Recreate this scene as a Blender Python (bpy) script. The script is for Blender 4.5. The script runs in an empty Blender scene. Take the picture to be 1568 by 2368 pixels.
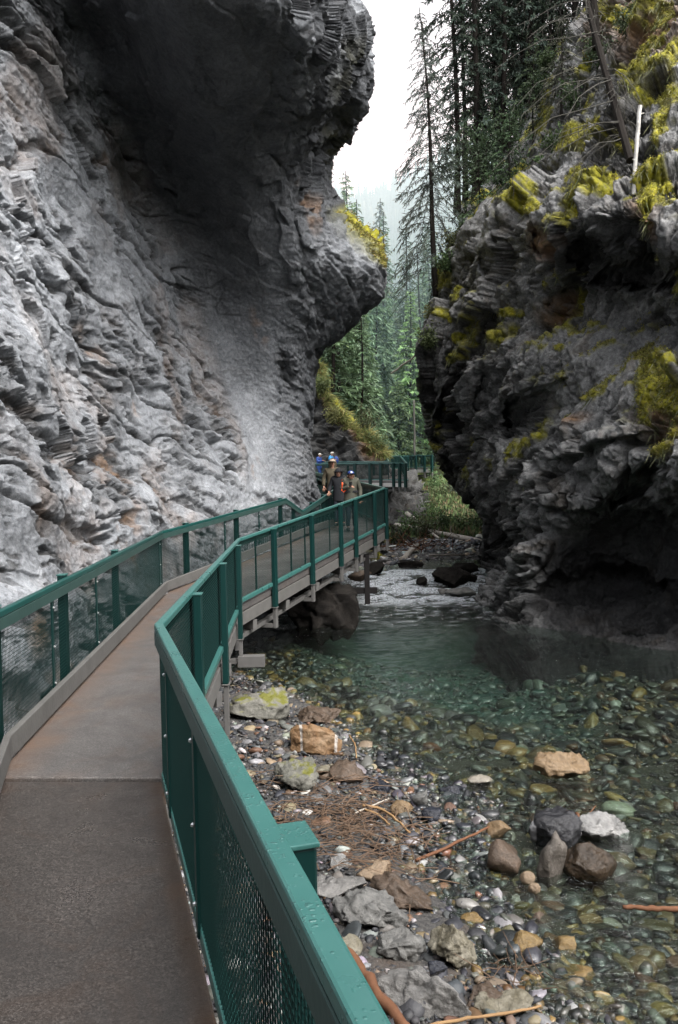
import bpy, bmesh, math, random
import numpy as np
from mathutils import Vector, Matrix, Euler
rng = np.random.default_rng(7)
random.seed(7)
SC = bpy.context.scene
COL = SC.collection
# ------------------------------------------------------------------ camera
F = 1813.0                       # focal length in units of a 1568 px wide frame
CX, CY = 784.0, 1183.5
CAM = np.array([0.0, 0.0, 2.75])
pitch = math.radians(-1.05); roll = math.radians(1.3)
fw = np.array([0, math.cos(pitch), math.sin(pitch)])
up0 = np.array([0, -math.sin(pitch), math.cos(pitch)])
rt0 = np.array([1.0, 0, 0])
rt = rt0 * math.cos(roll) - up0 * math.sin(roll)
up = rt0 * math.sin(roll) + up0 * math.cos(roll)
cd = bpy.data.cameras.new('camera'); cam = bpy.data.objects.new('camera', cd); COL.objects.link(cam)
cd.sensor_fit = 'VERTICAL'; cd.sensor_height = 23.5; cd.lens = F / 2367.0 * 23.5
cd.clip_start = 0.05; cd.clip_end = 5000
m = Matrix.Identity(4)
for i in range(3):
    m[i][0] = rt[i]; m[i][1] = up[i]; m[i][2] = -fw[i]; m[i][3] = CAM[i]
cam.matrix_world = m
SC.camera = cam

def P(px, py, d):
    """world point seen at a spot of the photo at depth d"""
    px = np.asarray(px, float)[..., None]; py = np.asarray(py, float)[..., None]; d = np.asarray(d, float)[..., None]
    return CAM + fw * d + rt * ((px - CX) / F * d) + up * ((CY - py) / F * d)
def G(px, py, z=0.0):
    """world point on the level z"""
    v = fw + rt * ((px - CX) / F) + up * ((CY - py) / F)
    t = (z - CAM[2]) / v[2]
    return CAM + v * t
# ------------------------------------------------------------------ noise
_perm = np.concatenate([np.random.default_rng(3).permutation(512)] * 3).astype(np.int64)
_g = np.random.default_rng(4).normal(size=(512, 3)); _g /= np.linalg.norm(_g, axis=1)[:, None]
def perlin(p):
    pi = np.floor(p).astype(np.int64); f = p - pi
    w = f * f * f * (f * (f * 6 - 15) + 10)
    pi &= 511
    out = np.zeros(len(p))
    for cx in (0, 1):
        a = _perm[(pi[:, 0] + cx) & 511]
        wx = w[:, 0] if cx else 1 - w[:, 0]
        for cy in (0, 1):
            b = _perm[a + ((pi[:, 1] + cy) & 511)]
            wy = w[:, 1] if cy else 1 - w[:, 1]
            for cz in (0, 1):
                h = _perm[b + ((pi[:, 2] + cz) & 511)]
                wz = w[:, 2] if cz else 1 - w[:, 2]
                g = _g[h]
                out += wx * wy * wz * (g[:, 0] * (f[:, 0] - cx) + g[:, 1] * (f[:, 1] - cy) + g[:, 2] * (f[:, 2] - cz))
    return out * 1.5
def fbm(p, o=4, gain=.5, lac=2.03, ridge=False):
    s = np.zeros(len(p)); a = 1.0; q = np.array(p, float)
    for i in range(o):
        n = perlin(q + i * 17.3)
        s += a * ((1 - 2 * np.abs(n)) if ridge else n)
        q = q * lac; a *= gain
    return s
def facets(p, slope=.9, seed=0, jitter=.85):
    """piecewise planar cells: broken rock. returns height, edge distance, cell random"""
    pi = np.floor(p).astype(np.int64); best = np.full(len(p), 1e9); sec = np.full(len(p), 1e9)
    hgt = np.zeros(len(p)); rid = np.zeros(len(p))
    jt = np.random.default_rng(90 + seed).random((512, 3)); tl = np.random.default_rng(50 + seed).normal(size=(512, 3)) * slope * .6
    hr = np.random.default_rng(70 + seed).random(512)
    for dx in (-1, 0, 1):
        for dy in (-1, 0, 1):
            for dz in (-1, 0, 1):
                c = pi + np.array([dx, dy, dz])
                h = _perm[_perm[_perm[(c[:, 0] + seed * 31) & 511] + (c[:, 1] & 511)] + (c[:, 2] & 511)]
                v = p - (c + .5 + (jt[h] - .5) * jitter)
                d = np.einsum('ij,ij->i', v, v)
                nb = d < best
                sec = np.where(nb, best, np.minimum(sec, d))
                hh = hr[h] + np.einsum('ij,ij->i', v, tl[h])
                hgt = np.where(nb, hh, hgt); rid = np.where(nb, hr[(h * 7) & 511], rid)
                best = np.where(nb, d, best)
    return hgt, np.sqrt(sec) - np.sqrt(best), rid
def sstep(a, b, x):
    t = np.clip((np.asarray(x) - a) / (b - a), 0, 1); return t * t * (3 - 2 * t)
# ------------------------------------------------------------------ object helpers
def mesh_np(name, V, Fq, mats, parent=None, smooth=False, attrs=None, uv=None, matidx=None):
    """V (n,3); Fq (m,3|4) -> one mesh object"""
    V = np.asarray(V, np.float32); Fq = np.asarray(Fq, np.int32)
    me = bpy.data.meshes.new(name)
    k = Fq.shape[1]
    me.vertices.add(len(V)); me.vertices.foreach_set('co', V.ravel())
    me.loops.add(Fq.size); me.loops.foreach_set('vertex_index', Fq.ravel())
    me.polygons.add(len(Fq)); me.polygons.foreach_set('loop_start', np.arange(0, Fq.size, k, dtype=np.int32))
    me.polygons.foreach_set('loop_total', np.full(len(Fq), k, np.int32))
    if smooth: me.polygons.foreach_set('use_smooth', np.ones(len(Fq), bool))
    for mt in (mats if isinstance(mats, (list, tuple)) else [mats]): me.materials.append(mt)
    if matidx is not None: me.polygons.foreach_set('material_index', np.asarray(matidx, np.int32))
    me.update(calc_edges=True)
    for an, av in (attrs or {}).items():
        av = np.asarray(av, np.float32)
        if av.ndim == 1:
            at = me.attributes.new(an, 'FLOAT', 'POINT'); at.data.foreach_set('value', av)
        else:
            at = me.attributes.new(an, 'FLOAT_COLOR', 'POINT')
            at.data.foreach_set('color', np.concatenate([av, np.ones((len(av), 1), np.float32)], 1).ravel())
    o = bpy.data.objects.new(name, me); COL.objects.link(o)
    if parent is not None: o.parent = parent
    return o
def tag(o, label=None, cat=None, group=None, kind=None):
    if label: o['label'] = label
    if cat: o['category'] = cat
    if group: o['group'] = group
    if kind: o['kind'] = kind
    return o
def thing(name, label, cat, loc=(0, 0, 0), group=None):
    o = bpy.data.objects.new(name, None); COL.objects.link(o); o.location = loc; o.empty_display_size = .2
    return tag(o, label, cat, group)
class MB:
    """collects boxes / tubes into one mesh"""
    def __init__(s): s.v = []; s.f = []; s.n = 0
    def add(s, v, f):
        s.v.append(np.asarray(v, float)); s.f.append(np.asarray(f, int) + s.n); s.n += len(v)
    def bar(s, a, b, w, h, upv=(0, 0, 1), caps=True):
        """box bar from a to b: w sideways, h along up"""
        a = np.asarray(a, float); b = np.asarray(b, float); d = b - a; d = d / (np.linalg.norm(d) + 1e-9)
        u = np.asarray(upv, float); sd = np.cross(d, u); sd = sd / (np.linalg.norm(sd) + 1e-9); u = np.cross(sd, d)
        c = [(-1, -1), (1, -1), (1, 1), (-1, 1)]
        v = [q + sd * w / 2 * i + u * h / 2 * j for q in (a, b) for i, j in c]
        f = [(0, 1, 5, 4), (1, 2, 6, 5), (2, 3, 7, 6), (3, 0, 4, 7)]
        if caps: f += [(3, 2, 1, 0), (4, 5, 6, 7)]
        f = [q[::-1] for q in f]
        s.add(v, f)
    def bars(s, A, B, w, h, upv):
        """many thin bars at once (no caps)"""
        A = np.asarray(A, float); B = np.asarray(B, float); D = B - A; D /= np.linalg.norm(D, axis=1)[:, None]
        S = np.cross(D, np.broadcast_to(np.asarray(upv, float), D.shape)); S /= np.linalg.norm(S, axis=1)[:, None]; U = np.cross(S, D)
        V = np.stack([A - S * w / 2 - U * h / 2, A + S * w / 2 - U * h / 2, A + S * w / 2 + U * h / 2, A - S * w / 2 + U * h / 2,
                      B - S * w / 2 - U * h / 2, B + S * w / 2 - U * h / 2, B + S * w / 2 + U * h / 2, B - S * w / 2 + U * h / 2], 1).reshape(-1, 3)
        base = np.array([(4, 5, 1, 0), (5, 6, 2, 1), (6, 7, 3, 2), (7, 4, 0, 3)])
        f = (np.arange(len(A))[:, None, None] * 8 + base[None]).reshape(-1, 4)
        s.add(V, f)
    def tube(s, pts, rad, n=7, cap=True):
        pts = np.asarray(pts, float); k = len(pts); rad = np.broadcast_to(np.asarray(rad, float), (k,))
        T = np.gradient(pts, axis=0); T /= np.linalg.norm(T, axis=1)[:, None] + 1e-9
        ref = np.array([0, 0, 1.0]) if abs(T[0][2]) < .85 else np.array([1.0, 0, 0])
        V = []
        for i in range(k):
            a = np.cross(T[i], ref); a /= np.linalg.norm(a) + 1e-9; b = np.cross(T[i], a)
            for j in range(n):
                t = 2 * math.pi * j / n; V.append(pts[i] + rad[i] * (a * math.cos(t) + b * math.sin(t)))
        f = [(i * n + j, i * n + (j + 1) % n, (i + 1) * n + (j + 1) % n, (i + 1) * n + j) for i in range(k - 1) for j in range(n)]
        if cap:
            V.append(pts[0]); V.append(pts[-1]); c0 = k * n; c1 = c0 + 1
            f += [(c0, (j + 1) % n, j, c0) for j in range(n)]; f += [(c1, (k - 1) * n + j, (k - 1) * n + (j + 1) % n, c1) for j in range(n)]
            f = [q if len(set(q)) == 4 else q for q in f]
        s.add(V, f)
    def build(s, name, mat, parent=None, bevel=0, smooth=False, loc=None):
        V = np.concatenate(s.v); f = np.concatenate(s.f)
        if loc is not None: V = V - np.asarray(loc, float)
        me = bpy.data.meshes.new(name)
        me.from_pydata(V.tolist(), [], [tuple(dict.fromkeys(q)) for q in f.tolist()])
        me.materials.append(mat); me.update()
        if smooth: me.polygons.foreach_set('use_smooth', np.ones(len(me.polygons), bool))
        o = bpy.data.objects.new(name, me); COL.objects.link(o)
        if parent is not None: o.parent = parent
        if loc is not None: o.location = loc
        if bevel:
            b = o.modifiers.new('bevel', 'BEVEL'); b.width = bevel; b.segments = 2; b.limit_method = 'ANGLE'
        return o
# ------------------------------------------------------------------ materials
class NT:
    def __init__(s, name):
        s.m = bpy.data.materials.new(name); s.m.use_nodes = True; s.t = s.m.node_tree; s.t.nodes.clear()
        s.out = s.n('ShaderNodeOutputMaterial')
    def n(s, typ, **kw):
        nd = s.t.nodes.new(typ)
        for k, v in kw.items(): setattr(nd, k, v)
        return nd
    def set(s, sock, v):
        if hasattr(v, 'is_output'): s.t.links.new(v, sock)
        elif v is not None:
            if isinstance(v, (tuple, list)) and len(v) == 3 and sock.type == 'RGBA': v = (*v, 1)
            sock.default_value = v
    def coord(s, scale=(1, 1, 1), rot=(0, 0, 0), kind='Object'):
        c = s.n('ShaderNodeTexCoord'); mp = s.n('ShaderNodeMapping')
        s.set(mp.inputs['Vector'], c.outputs[kind]); mp.inputs['Scale'].default_value = scale; mp.inputs['Rotation'].default_value = rot
        return mp.outputs[0]
    def noise(s, vec, scale=5, detail=4, rough=.55, dist=0, out='Fac'):
        nd = s.n('ShaderNodeTexNoise'); s.set(nd.inputs['Vector'], vec); nd.inputs['Scale'].default_value = scale
        nd.inputs['Detail'].default_value = detail; nd.inputs['Roughness'].default_value = rough; nd.inputs['Distortion'].default_value = dist
        return nd.outputs[out]
    def vor(s, vec, scale=5, feature='F1', out='Distance', rnd=1):
        nd = s.n('ShaderNodeTexVoronoi'); nd.feature = feature; s.set(nd.inputs['Vector'], vec); nd.inputs['Scale'].default_value = scale
        nd.inputs['Randomness'].default_value = rnd
        return nd.outputs[out]
    def ramp(s, fac, stops, interp='LINEAR'):
        nd = s.n('ShaderNodeValToRGB'); s.set(nd.inputs[0], fac); cr = nd.color_ramp; cr.interpolation = interp
        while len(cr.elements) < len(stops): cr.elements.new(.5)
        for e, (p, c) in zip(cr.elements, stops):
            e.position = p; c = (c, c, c) if isinstance(c, (int, float)) else c; e.color = (*c, 1)
        return nd.outputs[0]
    def mix(s, fac, a, b, mode='MIX'):
        nd = s.n('ShaderNodeMix', data_type='RGBA', blend_type=mode); s.set(nd.inputs[0], fac); s.set(nd.inputs[6], a); s.set(nd.inputs[7], b)
        return nd.outputs[2]
    def math(s, op, a, b=None, c=None, clamp=False):
        nd = s.n('ShaderNodeMath', operation=op, use_clamp=clamp); s.set(nd.inputs[0], a)
        if b is not None: s.set(nd.inputs[1], b)
        if c is not None: s.set(nd.inputs[2], c)
        return nd.outputs[0]
    def attr(s, name, out='Fac'):
        nd = s.n('ShaderNodeAttribute'); nd.attribute_name = name; return nd.outputs[out]
    def bump(s, h, strength=.4, dist=.02, normal=None):
        nd = s.n('ShaderNodeBump'); s.set(nd.inputs['Height'], h); nd.inputs['Strength'].default_value = strength; nd.inputs['Distance'].default_value = dist
        if normal is not None: s.set(nd.inputs['Normal'], normal)
        return nd.outputs[0]
    def bsdf(s, color, rough=.6, metal=0, spec=.5, normal=None, **kw):
        b = s.n('ShaderNodeBsdfPrincipled'); s.set(b.inputs['Base Color'], color); s.set(b.inputs['Roughness'], rough); s.set(b.inputs['Metallic'], metal)
        s.set(b.inputs['Specular IOR Level'], spec)
        if normal is not None: s.set(b.inputs['Normal'], normal)
        for k, v in kw.items(): s.set(b.inputs[k.replace('_', ' ')], v)
        return b.outputs[0]
    def done(s, sh):
        s.t.links.new(sh, s.out.inputs['Surface']); return s.m
def simple(name, col, rough=.6, var=.25, scale=8, spec=.4, metal=0, bump=.15, bscale=40):
    t = NT(name); v = t.coord()
    n = t.noise(v, scale, 5, .6)
    c = t.mix(n, tuple(x * (1 - var) for x in col), tuple(min(1, x * (1 + var)) for x in col))
    return t.done(t.bsdf(c, rough, metal, spec, t.bump(t.noise(v, bscale, 4), bump, .01)))
def rock_mat(name, dark, light, warm=(.34, .2, .1), warm_amt=.35, rough=.8, wet=0.0):
    t = NT(name); v = t.coord()
    big = t.noise(v, .35, 5, .6, .4); med = t.noise(v, 2.2, 8, .65, .6); fine = t.noise(v, 16, 6, .7); grain = t.noise(v, 70, 4, .7)
    mx = t.math('MULTIPLY_ADD', med, .55, t.math('MULTIPLY', fine, .45))
    c = t.ramp(mx, [(.33, dark), (.5, tuple((a + b) / 2 for a, b in zip(dark, light))), (.66, light)])
    c = t.mix(t.math('MULTIPLY', t.ramp(t.noise(v, 1.0, 6, .6, 1.2), [(.56, 0), (.72, 1)]), warm_amt), c, warm)
    c = t.mix(.5, c, t.ramp(grain, [(.3, .3), (.65, 1.1)]), 'MULTIPLY'); c = t.mix(.35, c, t.ramp(t.vor(v, 24, 'F1'), [(.0, .2), (.3, 1.0)]), 'MULTIPLY')
    c = t.mix(.7, c, t.ramp(big, [(.3, .62), (.7, 1.1)]), 'MULTIPLY')
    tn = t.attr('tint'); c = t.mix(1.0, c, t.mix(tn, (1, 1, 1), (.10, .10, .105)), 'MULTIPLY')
    cv = t.attr('cav'); c = t.mix(1.0, c, t.mix(cv, (1, 1, 1), (.22, .21, .2)), 'MULTIPLY')  # hollows and cracks: crevice dirt with shade put into the colour
    oc = t.attr('ochre'); c = t.mix(t.math('MULTIPLY', oc, t.ramp(t.noise(v, 3, 5, .6), [(.3, .2), (.6, 1)])), c, (.30, .165, .075))
    ms = t.attr('moss')
    mcol = t.ramp(t.noise(v, 5, 5, .6), [(.28, (.07, .07, .012)), (.5, (.22, .21, .017)), (.72, (.36, .32, .024))])
    mfac = t.math('MULTIPLY', ms, t.ramp(t.noise(v, 9, 4, .6), [(.25, .3), (.5, 1)]), clamp=True)
    c = t.mix(mfac, c, mcol)
    h = t.math('MULTIPLY_ADD', fine, .6, t.math('MULTIPLY_ADD', grain, .3, t.math('MULTIPLY', t.vor(v, 9, 'F1'), .5)))
    nm = t.bump(h, .9, .075)
    r = t.math('MULTIPLY_ADD', med, .25, rough - .15 - wet)
    return t.done(t.bsdf(c, r, 0, .16, nm))
MAT = {}
MAT['rock_left'] = rock_mat('pale_limestone', (.15, .162, .18), (.425, .445, .47), (.30, .20, .13), .10)
MAT['rock_right'] = rock_mat('dark_limestone', (.05, .051, .053), (.44, .44, .435), (.30, .19, .08), .2, .7, .1)
MAT['rock_far'] = rock_mat('bank_rock', (.03, .03, .03), (.18, .18, .175), (.2, .13, .06), .3, .75)
MAT['green'] = simple('green_paint', (.0025, .020, .0185), .42, .18, 3, .25, 0, .06, 60)
def green_wet():
    t = NT('wet_green_paint'); v = t.coord()
    drops = t.vor(v, 75, 'SMOOTH_F1'); dm = t.ramp(drops, [(.12, 1), (.32, 0)])
    sp = t.math('MULTIPLY', dm, t.ramp(t.noise(v, 14, 3), [(.45, 0), (.6, 1)]))
    n = t.noise(v, 6, 4)
    c = t.mix(n, (.022, .080, .073), (.038, .118, .107))
    return t.done(t.bsdf(c, t.math('MULTIPLY_ADD', n, .2, .2), 0, .6, t.bump(sp, .6, .006)))
MAT['green_wet'] = green_wet()
MAT['green_dull'] = simple('dull_green_paint', (.02, .045, .04), .5, .35, 5, .4)
MAT['wire'] = simple('wire_green', (.003, .017, .0155), .5, .1, 3, .2, 0, 0, 5)
MAT['grey_wood'] = simple('weathered_wood', (.078, .076, .072), .7, .35, 6, .3, 0, .3, 30)
MAT['pale_wood'] = simple('pale_wood', (.34, .33, .31), .7, .25, 3, .3, 0, .2, 20)
MAT['grey_steel'] = simple('grey_steel', (.085, .083, .08), .6, .35, 7, .2, .1, .15, 30)
MAT['dark_steel'] = simple('dark_steel', (.012, .011, .011), .7, .3, 5, .1)
MAT['green_mid'] = simple('dark_green_paint', (.006, .045, .040), .32, .2, 4, .5, 0, .06, 60)
MAT['bolt'] = simple('bolt_steel', (.55, .56, .56), .3, .1, 5, .5, .8, 0, 5)
def deck_mat(name, base, wet, EDGE=[(.72, 0), (1, .85)], LIT=.8):
    t = NT(name); v = t.coord(kind='Object')
    agg = t.vor(v, 150, 'F1', 'Color'); g = t.n('ShaderNodeSeparateColor'); t.set(g.inputs[0], agg)
    sp = t.ramp(g.outputs[0], [(.0, tuple(x * .55 for x in base)), (.55, base), (.84, tuple(min(1, x * 1.4) for x in base)), (.97, tuple(min(1, x * 1.9) for x in base))], 'LINEAR')
    big = t.noise(v, 1.1, 6, .65, .6)
    stain = t.noise(v, 2.3, 5, .6, 1.0)
    c = t.mix(t.ramp(big, [(.42, 0), (.68, .8)]), sp, tuple(x * .45 for x in base), 'MIX')
    c = t.mix(t.math('MULTIPLY', t.ramp(stain, [(.5, 0), (.68, 1)]), .3), c, (base[0] * 1.05, base[1] * .72, base[2] * .5))
    # rusty needle litter along the cliff side
    edge = t.attr('edge'); c = t.mix(t.math('MULTIPLY', t.ramp(edge, EDGE), t.ramp(stain, [(.3, .25), (.6, 1)])), c, tuple(LIT * x for x in (.12, .075, .05)))
    r = t.ramp(big, [(.35, wet[0]), (.65, wet[1])])
    h = t.math('MULTIPLY_ADD', g.outputs[0], .6, t.noise(v, 30, 4))
    return t.done(t.bsdf(c, r, 0, .5, t.bump(h, .45, .004)))
MAT['deck'] = deck_mat('aggregate_deck', (.076, .071, .068), (.42, .7))
MAT['deck_wet'] = deck_mat('wet_aggregate_deck', (.042, .037, .034), (.22, .55), [(.0, .75), (.05, .6), (.11, 0), (.85, 0), (1, .5)], .45)
def ground_mat():
    t = NT('creek_ground'); v = t.coord()
    veg = t.attr('veg'); dep = t.attr('depth')
    n = t.noise(v, 3, 6, .65); f = t.noise(v, 28, 5, .7)
    grav = t.ramp(f, [(.3, (.018, .018, .018)), (.6, (.06, .057, .054)), (.75, (.12, .112, .10))])
    grav = t.mix(t.ramp(n, [(.5, 0), (.7, .6)]), grav, (.09, .06, .04))
    far = t.mix(t.attr('far'), grav, grav)
    bed = t.ramp(f, [(.35, (.012, .013, .010)), (.65, (.045, .042, .026))])
    deep = t.mix(t.ramp(t.noise(v, .55, 5, .6, .8), [(.4, 0), (.65, 1)]), (.008, .034, .030), (.046, .092, .068))
    wet = t.mix(t.ramp(dep, [(.3, 0), (.85, 1)]), bed, deep)
    c = t.mix(t.ramp(dep, [(.0, 0), (.03, 1)]), far, wet)
    vg = t.ramp(t.noise(v, .9, 6, .65), [(.35, (.045, .035, .018)), (.5, (.05, .07, .016)), (.7, (.10, .14, .025))])
    c = t.mix(veg, c, vg)
    return t.done(t.bsdf(c, .8, 0, .3, t.bump(t.math('ADD', f, t.noise(v, 80, 3)), .7, .03)))
MAT['ground'] = ground_mat()
def stone_mat(name, rough):
    t = NT(name); v = t.coord(); c = t.attr('col', 'Color')
    n = t.noise(v, 22, 5, .65); c = t.mix(.55, c, t.ramp(n, [(.3, .45), (.7, 1.25)]), 'MULTIPLY')
    return t.done(t.bsdf(c, t.math('MULTIPLY_ADD', n, .3, rough), 0, .5, t.bump(t.noise(v, 60, 4), .5, .008)))
MAT['stone'] = stone_mat('gravel_stone', .48); MAT['wet_stone'] = stone_mat('wet_stone', .18)
def water_mat():
    t = NT('creek_water'); v = t.coord(scale=(1.0, 1.9, 1)); v2 = t.coord(scale=(1, 1.4, 1))
    foam_glint = t.attr('foam_glint'); rap = t.attr('rapid')
    a = t.noise(v, 2.6, 3, .55, .8); b = t.noise(v, 8, 5, .65, .8); c = t.noise(v2, 26, 3, .6, .3)
    h = t.math('MULTIPLY_ADD', a, .7, t.math('MULTIPLY_ADD', b, .42, t.math('MULTIPLY', c, .16)))
    h = t.math('MULTIPLY_ADD', t.math('MULTIPLY', rap, t.math('ADD', b, t.noise(v, 16, 3, .6))), 3.0, h)
    nm = t.bump(h, .8, .085)
    fr = t.n('ShaderNodeFresnel'); fr.inputs['IOR'].default_value = 1.33; t.set(fr.inputs['Normal'], nm)
    gl = t.n('ShaderNodeBsdfGlossy'); gl.inputs['Roughness'].default_value = .04; t.set(gl.inputs['Normal'], nm); gl.inputs['Color'].default_value = (1, 1, 1, 1)
    tr = t.n('ShaderNodeBsdfTransparent'); tr.inputs['Color'].default_value = (.80, .90, .84, 1)
    mx = t.n('ShaderNodeMixShader'); t.set(mx.inputs[0], fr.outputs[0]); t.set(mx.inputs[1], tr.outputs[0]); t.set(mx.inputs[2], gl.outputs[0])
    fo_d = t.bsdf((.93, .96, .97), .4, 0, .5, nm); fg = t.n('ShaderNodeBsdfGlossy'); fg.inputs['Roughness'].default_value = .55; fg.inputs['Color'].default_value = (.85, .92, 1.0, 1); t.set(fg.inputs['Normal'], nm)
    fm = t.n('ShaderNodeMixShader'); fm.inputs[0].default_value = .6; t.set(fm.inputs[1], fo_d); t.set(fm.inputs[2], fg.outputs[0]); fo = fm.outputs[0]
    m2 = t.n('ShaderNodeMixShader'); t.set(m2.inputs[0], t.math('MULTIPLY', foam_glint, t.ramp(c, [(.42, .2), (.60, 1)]), clamp=True)); t.set(m2.inputs[1], mx.outputs[0]); t.set(m2.inputs[2], fo)
    return t.done(m2.outputs[0])
MAT['water'] = water_mat()
# ------------------------------------------------------------------ cliffs
def mono(xk, Y, xs):
    """monotone cubic through knots xk (k,), values Y (k,...) at xs"""
    xk = np.asarray(xk, float); Y = np.asarray(Y, float); sh = (-1,) + (1,) * (Y.ndim - 1)
    h = np.diff(xk).reshape(sh); dl = np.diff(Y, axis=0) / h
    mm = np.zeros_like(Y); mm[0] = dl[0]; mm[-1] = dl[-1]
    a, b = dl[:-1], dl[1:]
    mm[1:-1] = np.where(a * b > 0, 2 * a * b / (np.abs(a + b) + 1e-12) * np.sign(a + b), 0)
    i = np.clip(np.searchsorted(xk, xs, side='right') - 1, 0, len(xk) - 2)
    hh = np.diff(xk)[i].reshape(sh); t = ((xs - xk[i])).reshape(sh) / hh
    return ((1 + 2 * t) * (1 - t) ** 2 * Y[i] + t * (1 - t) ** 2 * hh * mm[i] + t * t * (3 - 2 * t) * Y[i + 1] + t * t * (t - 1) * hh * mm[i + 1])
def cliff_grid(rows, cols_per, vs, holes=()):
    ys = np.array(sorted(rows)); K = np.array([rows[y] for y in ys], float)          # (ny,k,2)
    k = K.shape[1]
    u = np.concatenate([np.linspace(i, i + 1, n, endpoint=False) for i, n in enumerate(cols_per)] + [[k - 1]])
    A = mono(np.arange(k), K.transpose(1, 0, 2), u)                                   # (nu,ny,2)
    B = mono(ys, A.transpose(1, 0, 2), vs)                                            # (nv,nu,2)
    px = B[..., 0]; d = B[..., 1]; py = np.broadcast_to(vs[:, None], px.shape)
    for x, y, w, h, a, off in holes:
        c, s = math.cos(a), math.sin(a); dx = px - x; dy = py - y
        r = np.sqrt(((dx * c + dy * s) / w) ** 2 + ((-dx * s + dy * c) / h) ** 2) + .25 * fbm(np.stack([px.ravel() / 45, py.ravel() / 45, 0 * px.ravel() + x], 1), 3).reshape(px.shape)
        d = d + off * (1 - sstep(.7, 1.1, r))
    return P(px, py, d), px, py, np.broadcast_to(u[None], px.shape), d
def gridfaces(nv, nu, flip=False):
    i = np.arange(nv - 1)[:, None] * nu + np.arange(nu - 1)[None]
    f = np.stack([i, i + 1, i + nu + 1, i + nu], -1).reshape(-1, 4)
    return f[:, ::-1] if flip else f
def gnormal(X):
    a = np.gradient(X, axis=1); b = np.gradient(X, axis=0)
    n = np.cross(a, b); n /= np.linalg.norm(n, axis=-1)[..., None] + 1e-9
    return n
def blur(N, k):
    A = N.copy()
    for _ in range(k):
        q = np.pad(A, ((2, 2), (2, 2), (0, 0)), 'edge'); A = (q[:-4, 2:-2] + q[4:, 2:-2] + q[2:-2, :-4] + q[2:-2, 4:] + q[2:-2, 2:-2]) / 5
    return A / (np.linalg.norm(A, axis=-1)[..., None] + 1e-9)
def vsamples(segs):
    return np.concatenate([np.linspace(a, b, n, endpoint=False) for a, b, n in segs])
LR = {
 -1100: [(-1500, 6), (-200, 10), (-100, 11), (-30, 11.3), (40, 10.8), (250, 8.5), (500, 8.5), (760, 12), (740, 18), (500, 26)],
 -500: [(-1500, 5.5), (-180, 10.4), (0, 11.8), (60, 12.2), (130, 12), (350, 9.5), (620, 10), (800, 13), (780, 18), (560, 26)],
 0: [(-1500, 4.8), (-60, 10.8), (60, 12.5), (150, 13.8), (235, 13.6), (420, 11.6), (640, 12), (820, 15), (815, 19), (650, 27)],
 90: [(-1500, 4.7), (-60, 10.6), (80, 12.6), (195, 14.5), (275, 14.3), (450, 12.4), (680, 12.8), (846, 16), (838, 20), (660, 27)],
 230: [(-1500, 4.5), (-60, 10.2), (120, 12.8), (255, 15.4), (325, 15.3), (480, 13.6), (680, 14.2), (830, 17.5), (820, 21), (660, 28)],
 295: [(-1500, 4.5), (-60, 9.9), (140, 12.9), (290, 16), (355, 15.9), (500, 14.6), (680, 15.4), (800, 18.6), (792, 22), (660, 28)],
 385: [(-1500, 4.4), (-60, 9.6), (155, 13), (330, 16.7), (400, 16.7), (530, 15.8), (680, 16.5), (760, 20), (752, 23), (640, 28)],
 480: [(-1500, 4.4), (-60, 9.3), (170, 13), (370, 17.3), (440, 17.4), (560, 16.8), (680, 17.2), (772, 20), (762, 23), (640, 29)],
 540: [(-1500, 4.3), (-60, 9.1), (185, 13), (395, 17.6), (465, 17.8), (575, 17.3), (695, 17.5), (826, 20), (812, 23.5), (650, 29)],
 625: [(-1500, 4.3), (-60, 8.8), (200, 13), (430, 18), (500, 18.3), (600, 18), (715, 18.2), (888, 20.2), (872, 24), (680, 30)],
 680: [(-1500, 4.3), (-60, 8.6), (210, 13), (450, 18.4), (515, 18.7), (610, 18.5), (705, 18.8), (880, 20.6), (866, 24), (680, 30)],
 740: [(-1500, 4.2), (-60, 8.4), (220, 13), (467, 18.8), (530, 19.1), (618, 19), (700, 19.4), (815, 21.2), (800, 24), (670, 30)],
 825: [(-1500, 4.2), (-60, 8.2), (232, 13.1), (495, 19.2), (548, 19.5), (620, 19.6), (680, 20.1), (738, 22.2), (730, 25), (650, 30)],
 900: [(-1500, 4.1), (-60, 8), (240, 13.2), (515, 19.5), (560, 19.9), (620, 20), (670, 20.6), (727, 22.5), (720, 25), (640, 30)],
 1000: [(-1500, 4), (-60, 7.6), (255, 13), (550, 19.3), (585, 19.9), (630, 20.3), (680, 20.8), (722, 22.5), (716, 25), (640, 30)],
 1100: [(-1500, 3.9), (-60, 7.2), (250, 12.2), (560, 18.6), (600, 19.5), (640, 20.2), (690, 20.8), (734, 22.5), (730, 25), (650, 30)],
 1180: [(-1500, 3.8), (-60, 6.9), (230, 11.2), (540, 17.6), (590, 18.8), (640, 19.8), (690, 20.9), (740, 22.7), (733, 25), (650, 30)],
 1300: [(-1500, 3.7), (-60, 6.7), (200, 10.1), (500, 16.6), (560, 18.2), (630, 19.8), (690, 21.2), (740, 22.8), (735, 25), (650, 30)],
 1450: [(-1500, 3.6), (-60, 6.5), (150, 8.8), (430, 14.4), (540, 16.4), (600, 17.4), (650, 18.6), (700, 20.5), (700, 24), (640, 30)],
 1560: [(-1500, 3.5), (-60, 6.3), (100, 7.8), (400, 12.8), (520, 14.4), (600, 14.8), (670, 15.4), (720, 16), (725, 19), (650, 28)],
 1750: [(-1500, 3.4), (-60, 5.9), (80, 7.0), (350, 10.6), (480, 12), (560, 12.6), (620, 13), (670, 13.4), (680, 15), (600, 22)],
 2500: [(-1500, 3), (-60, 4.9), (80, 5.6), (350, 7.6), (480, 8.4), (560, 8.8), (620, 9), (670, 9.4), (680, 11), (600, 16)],
}
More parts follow.
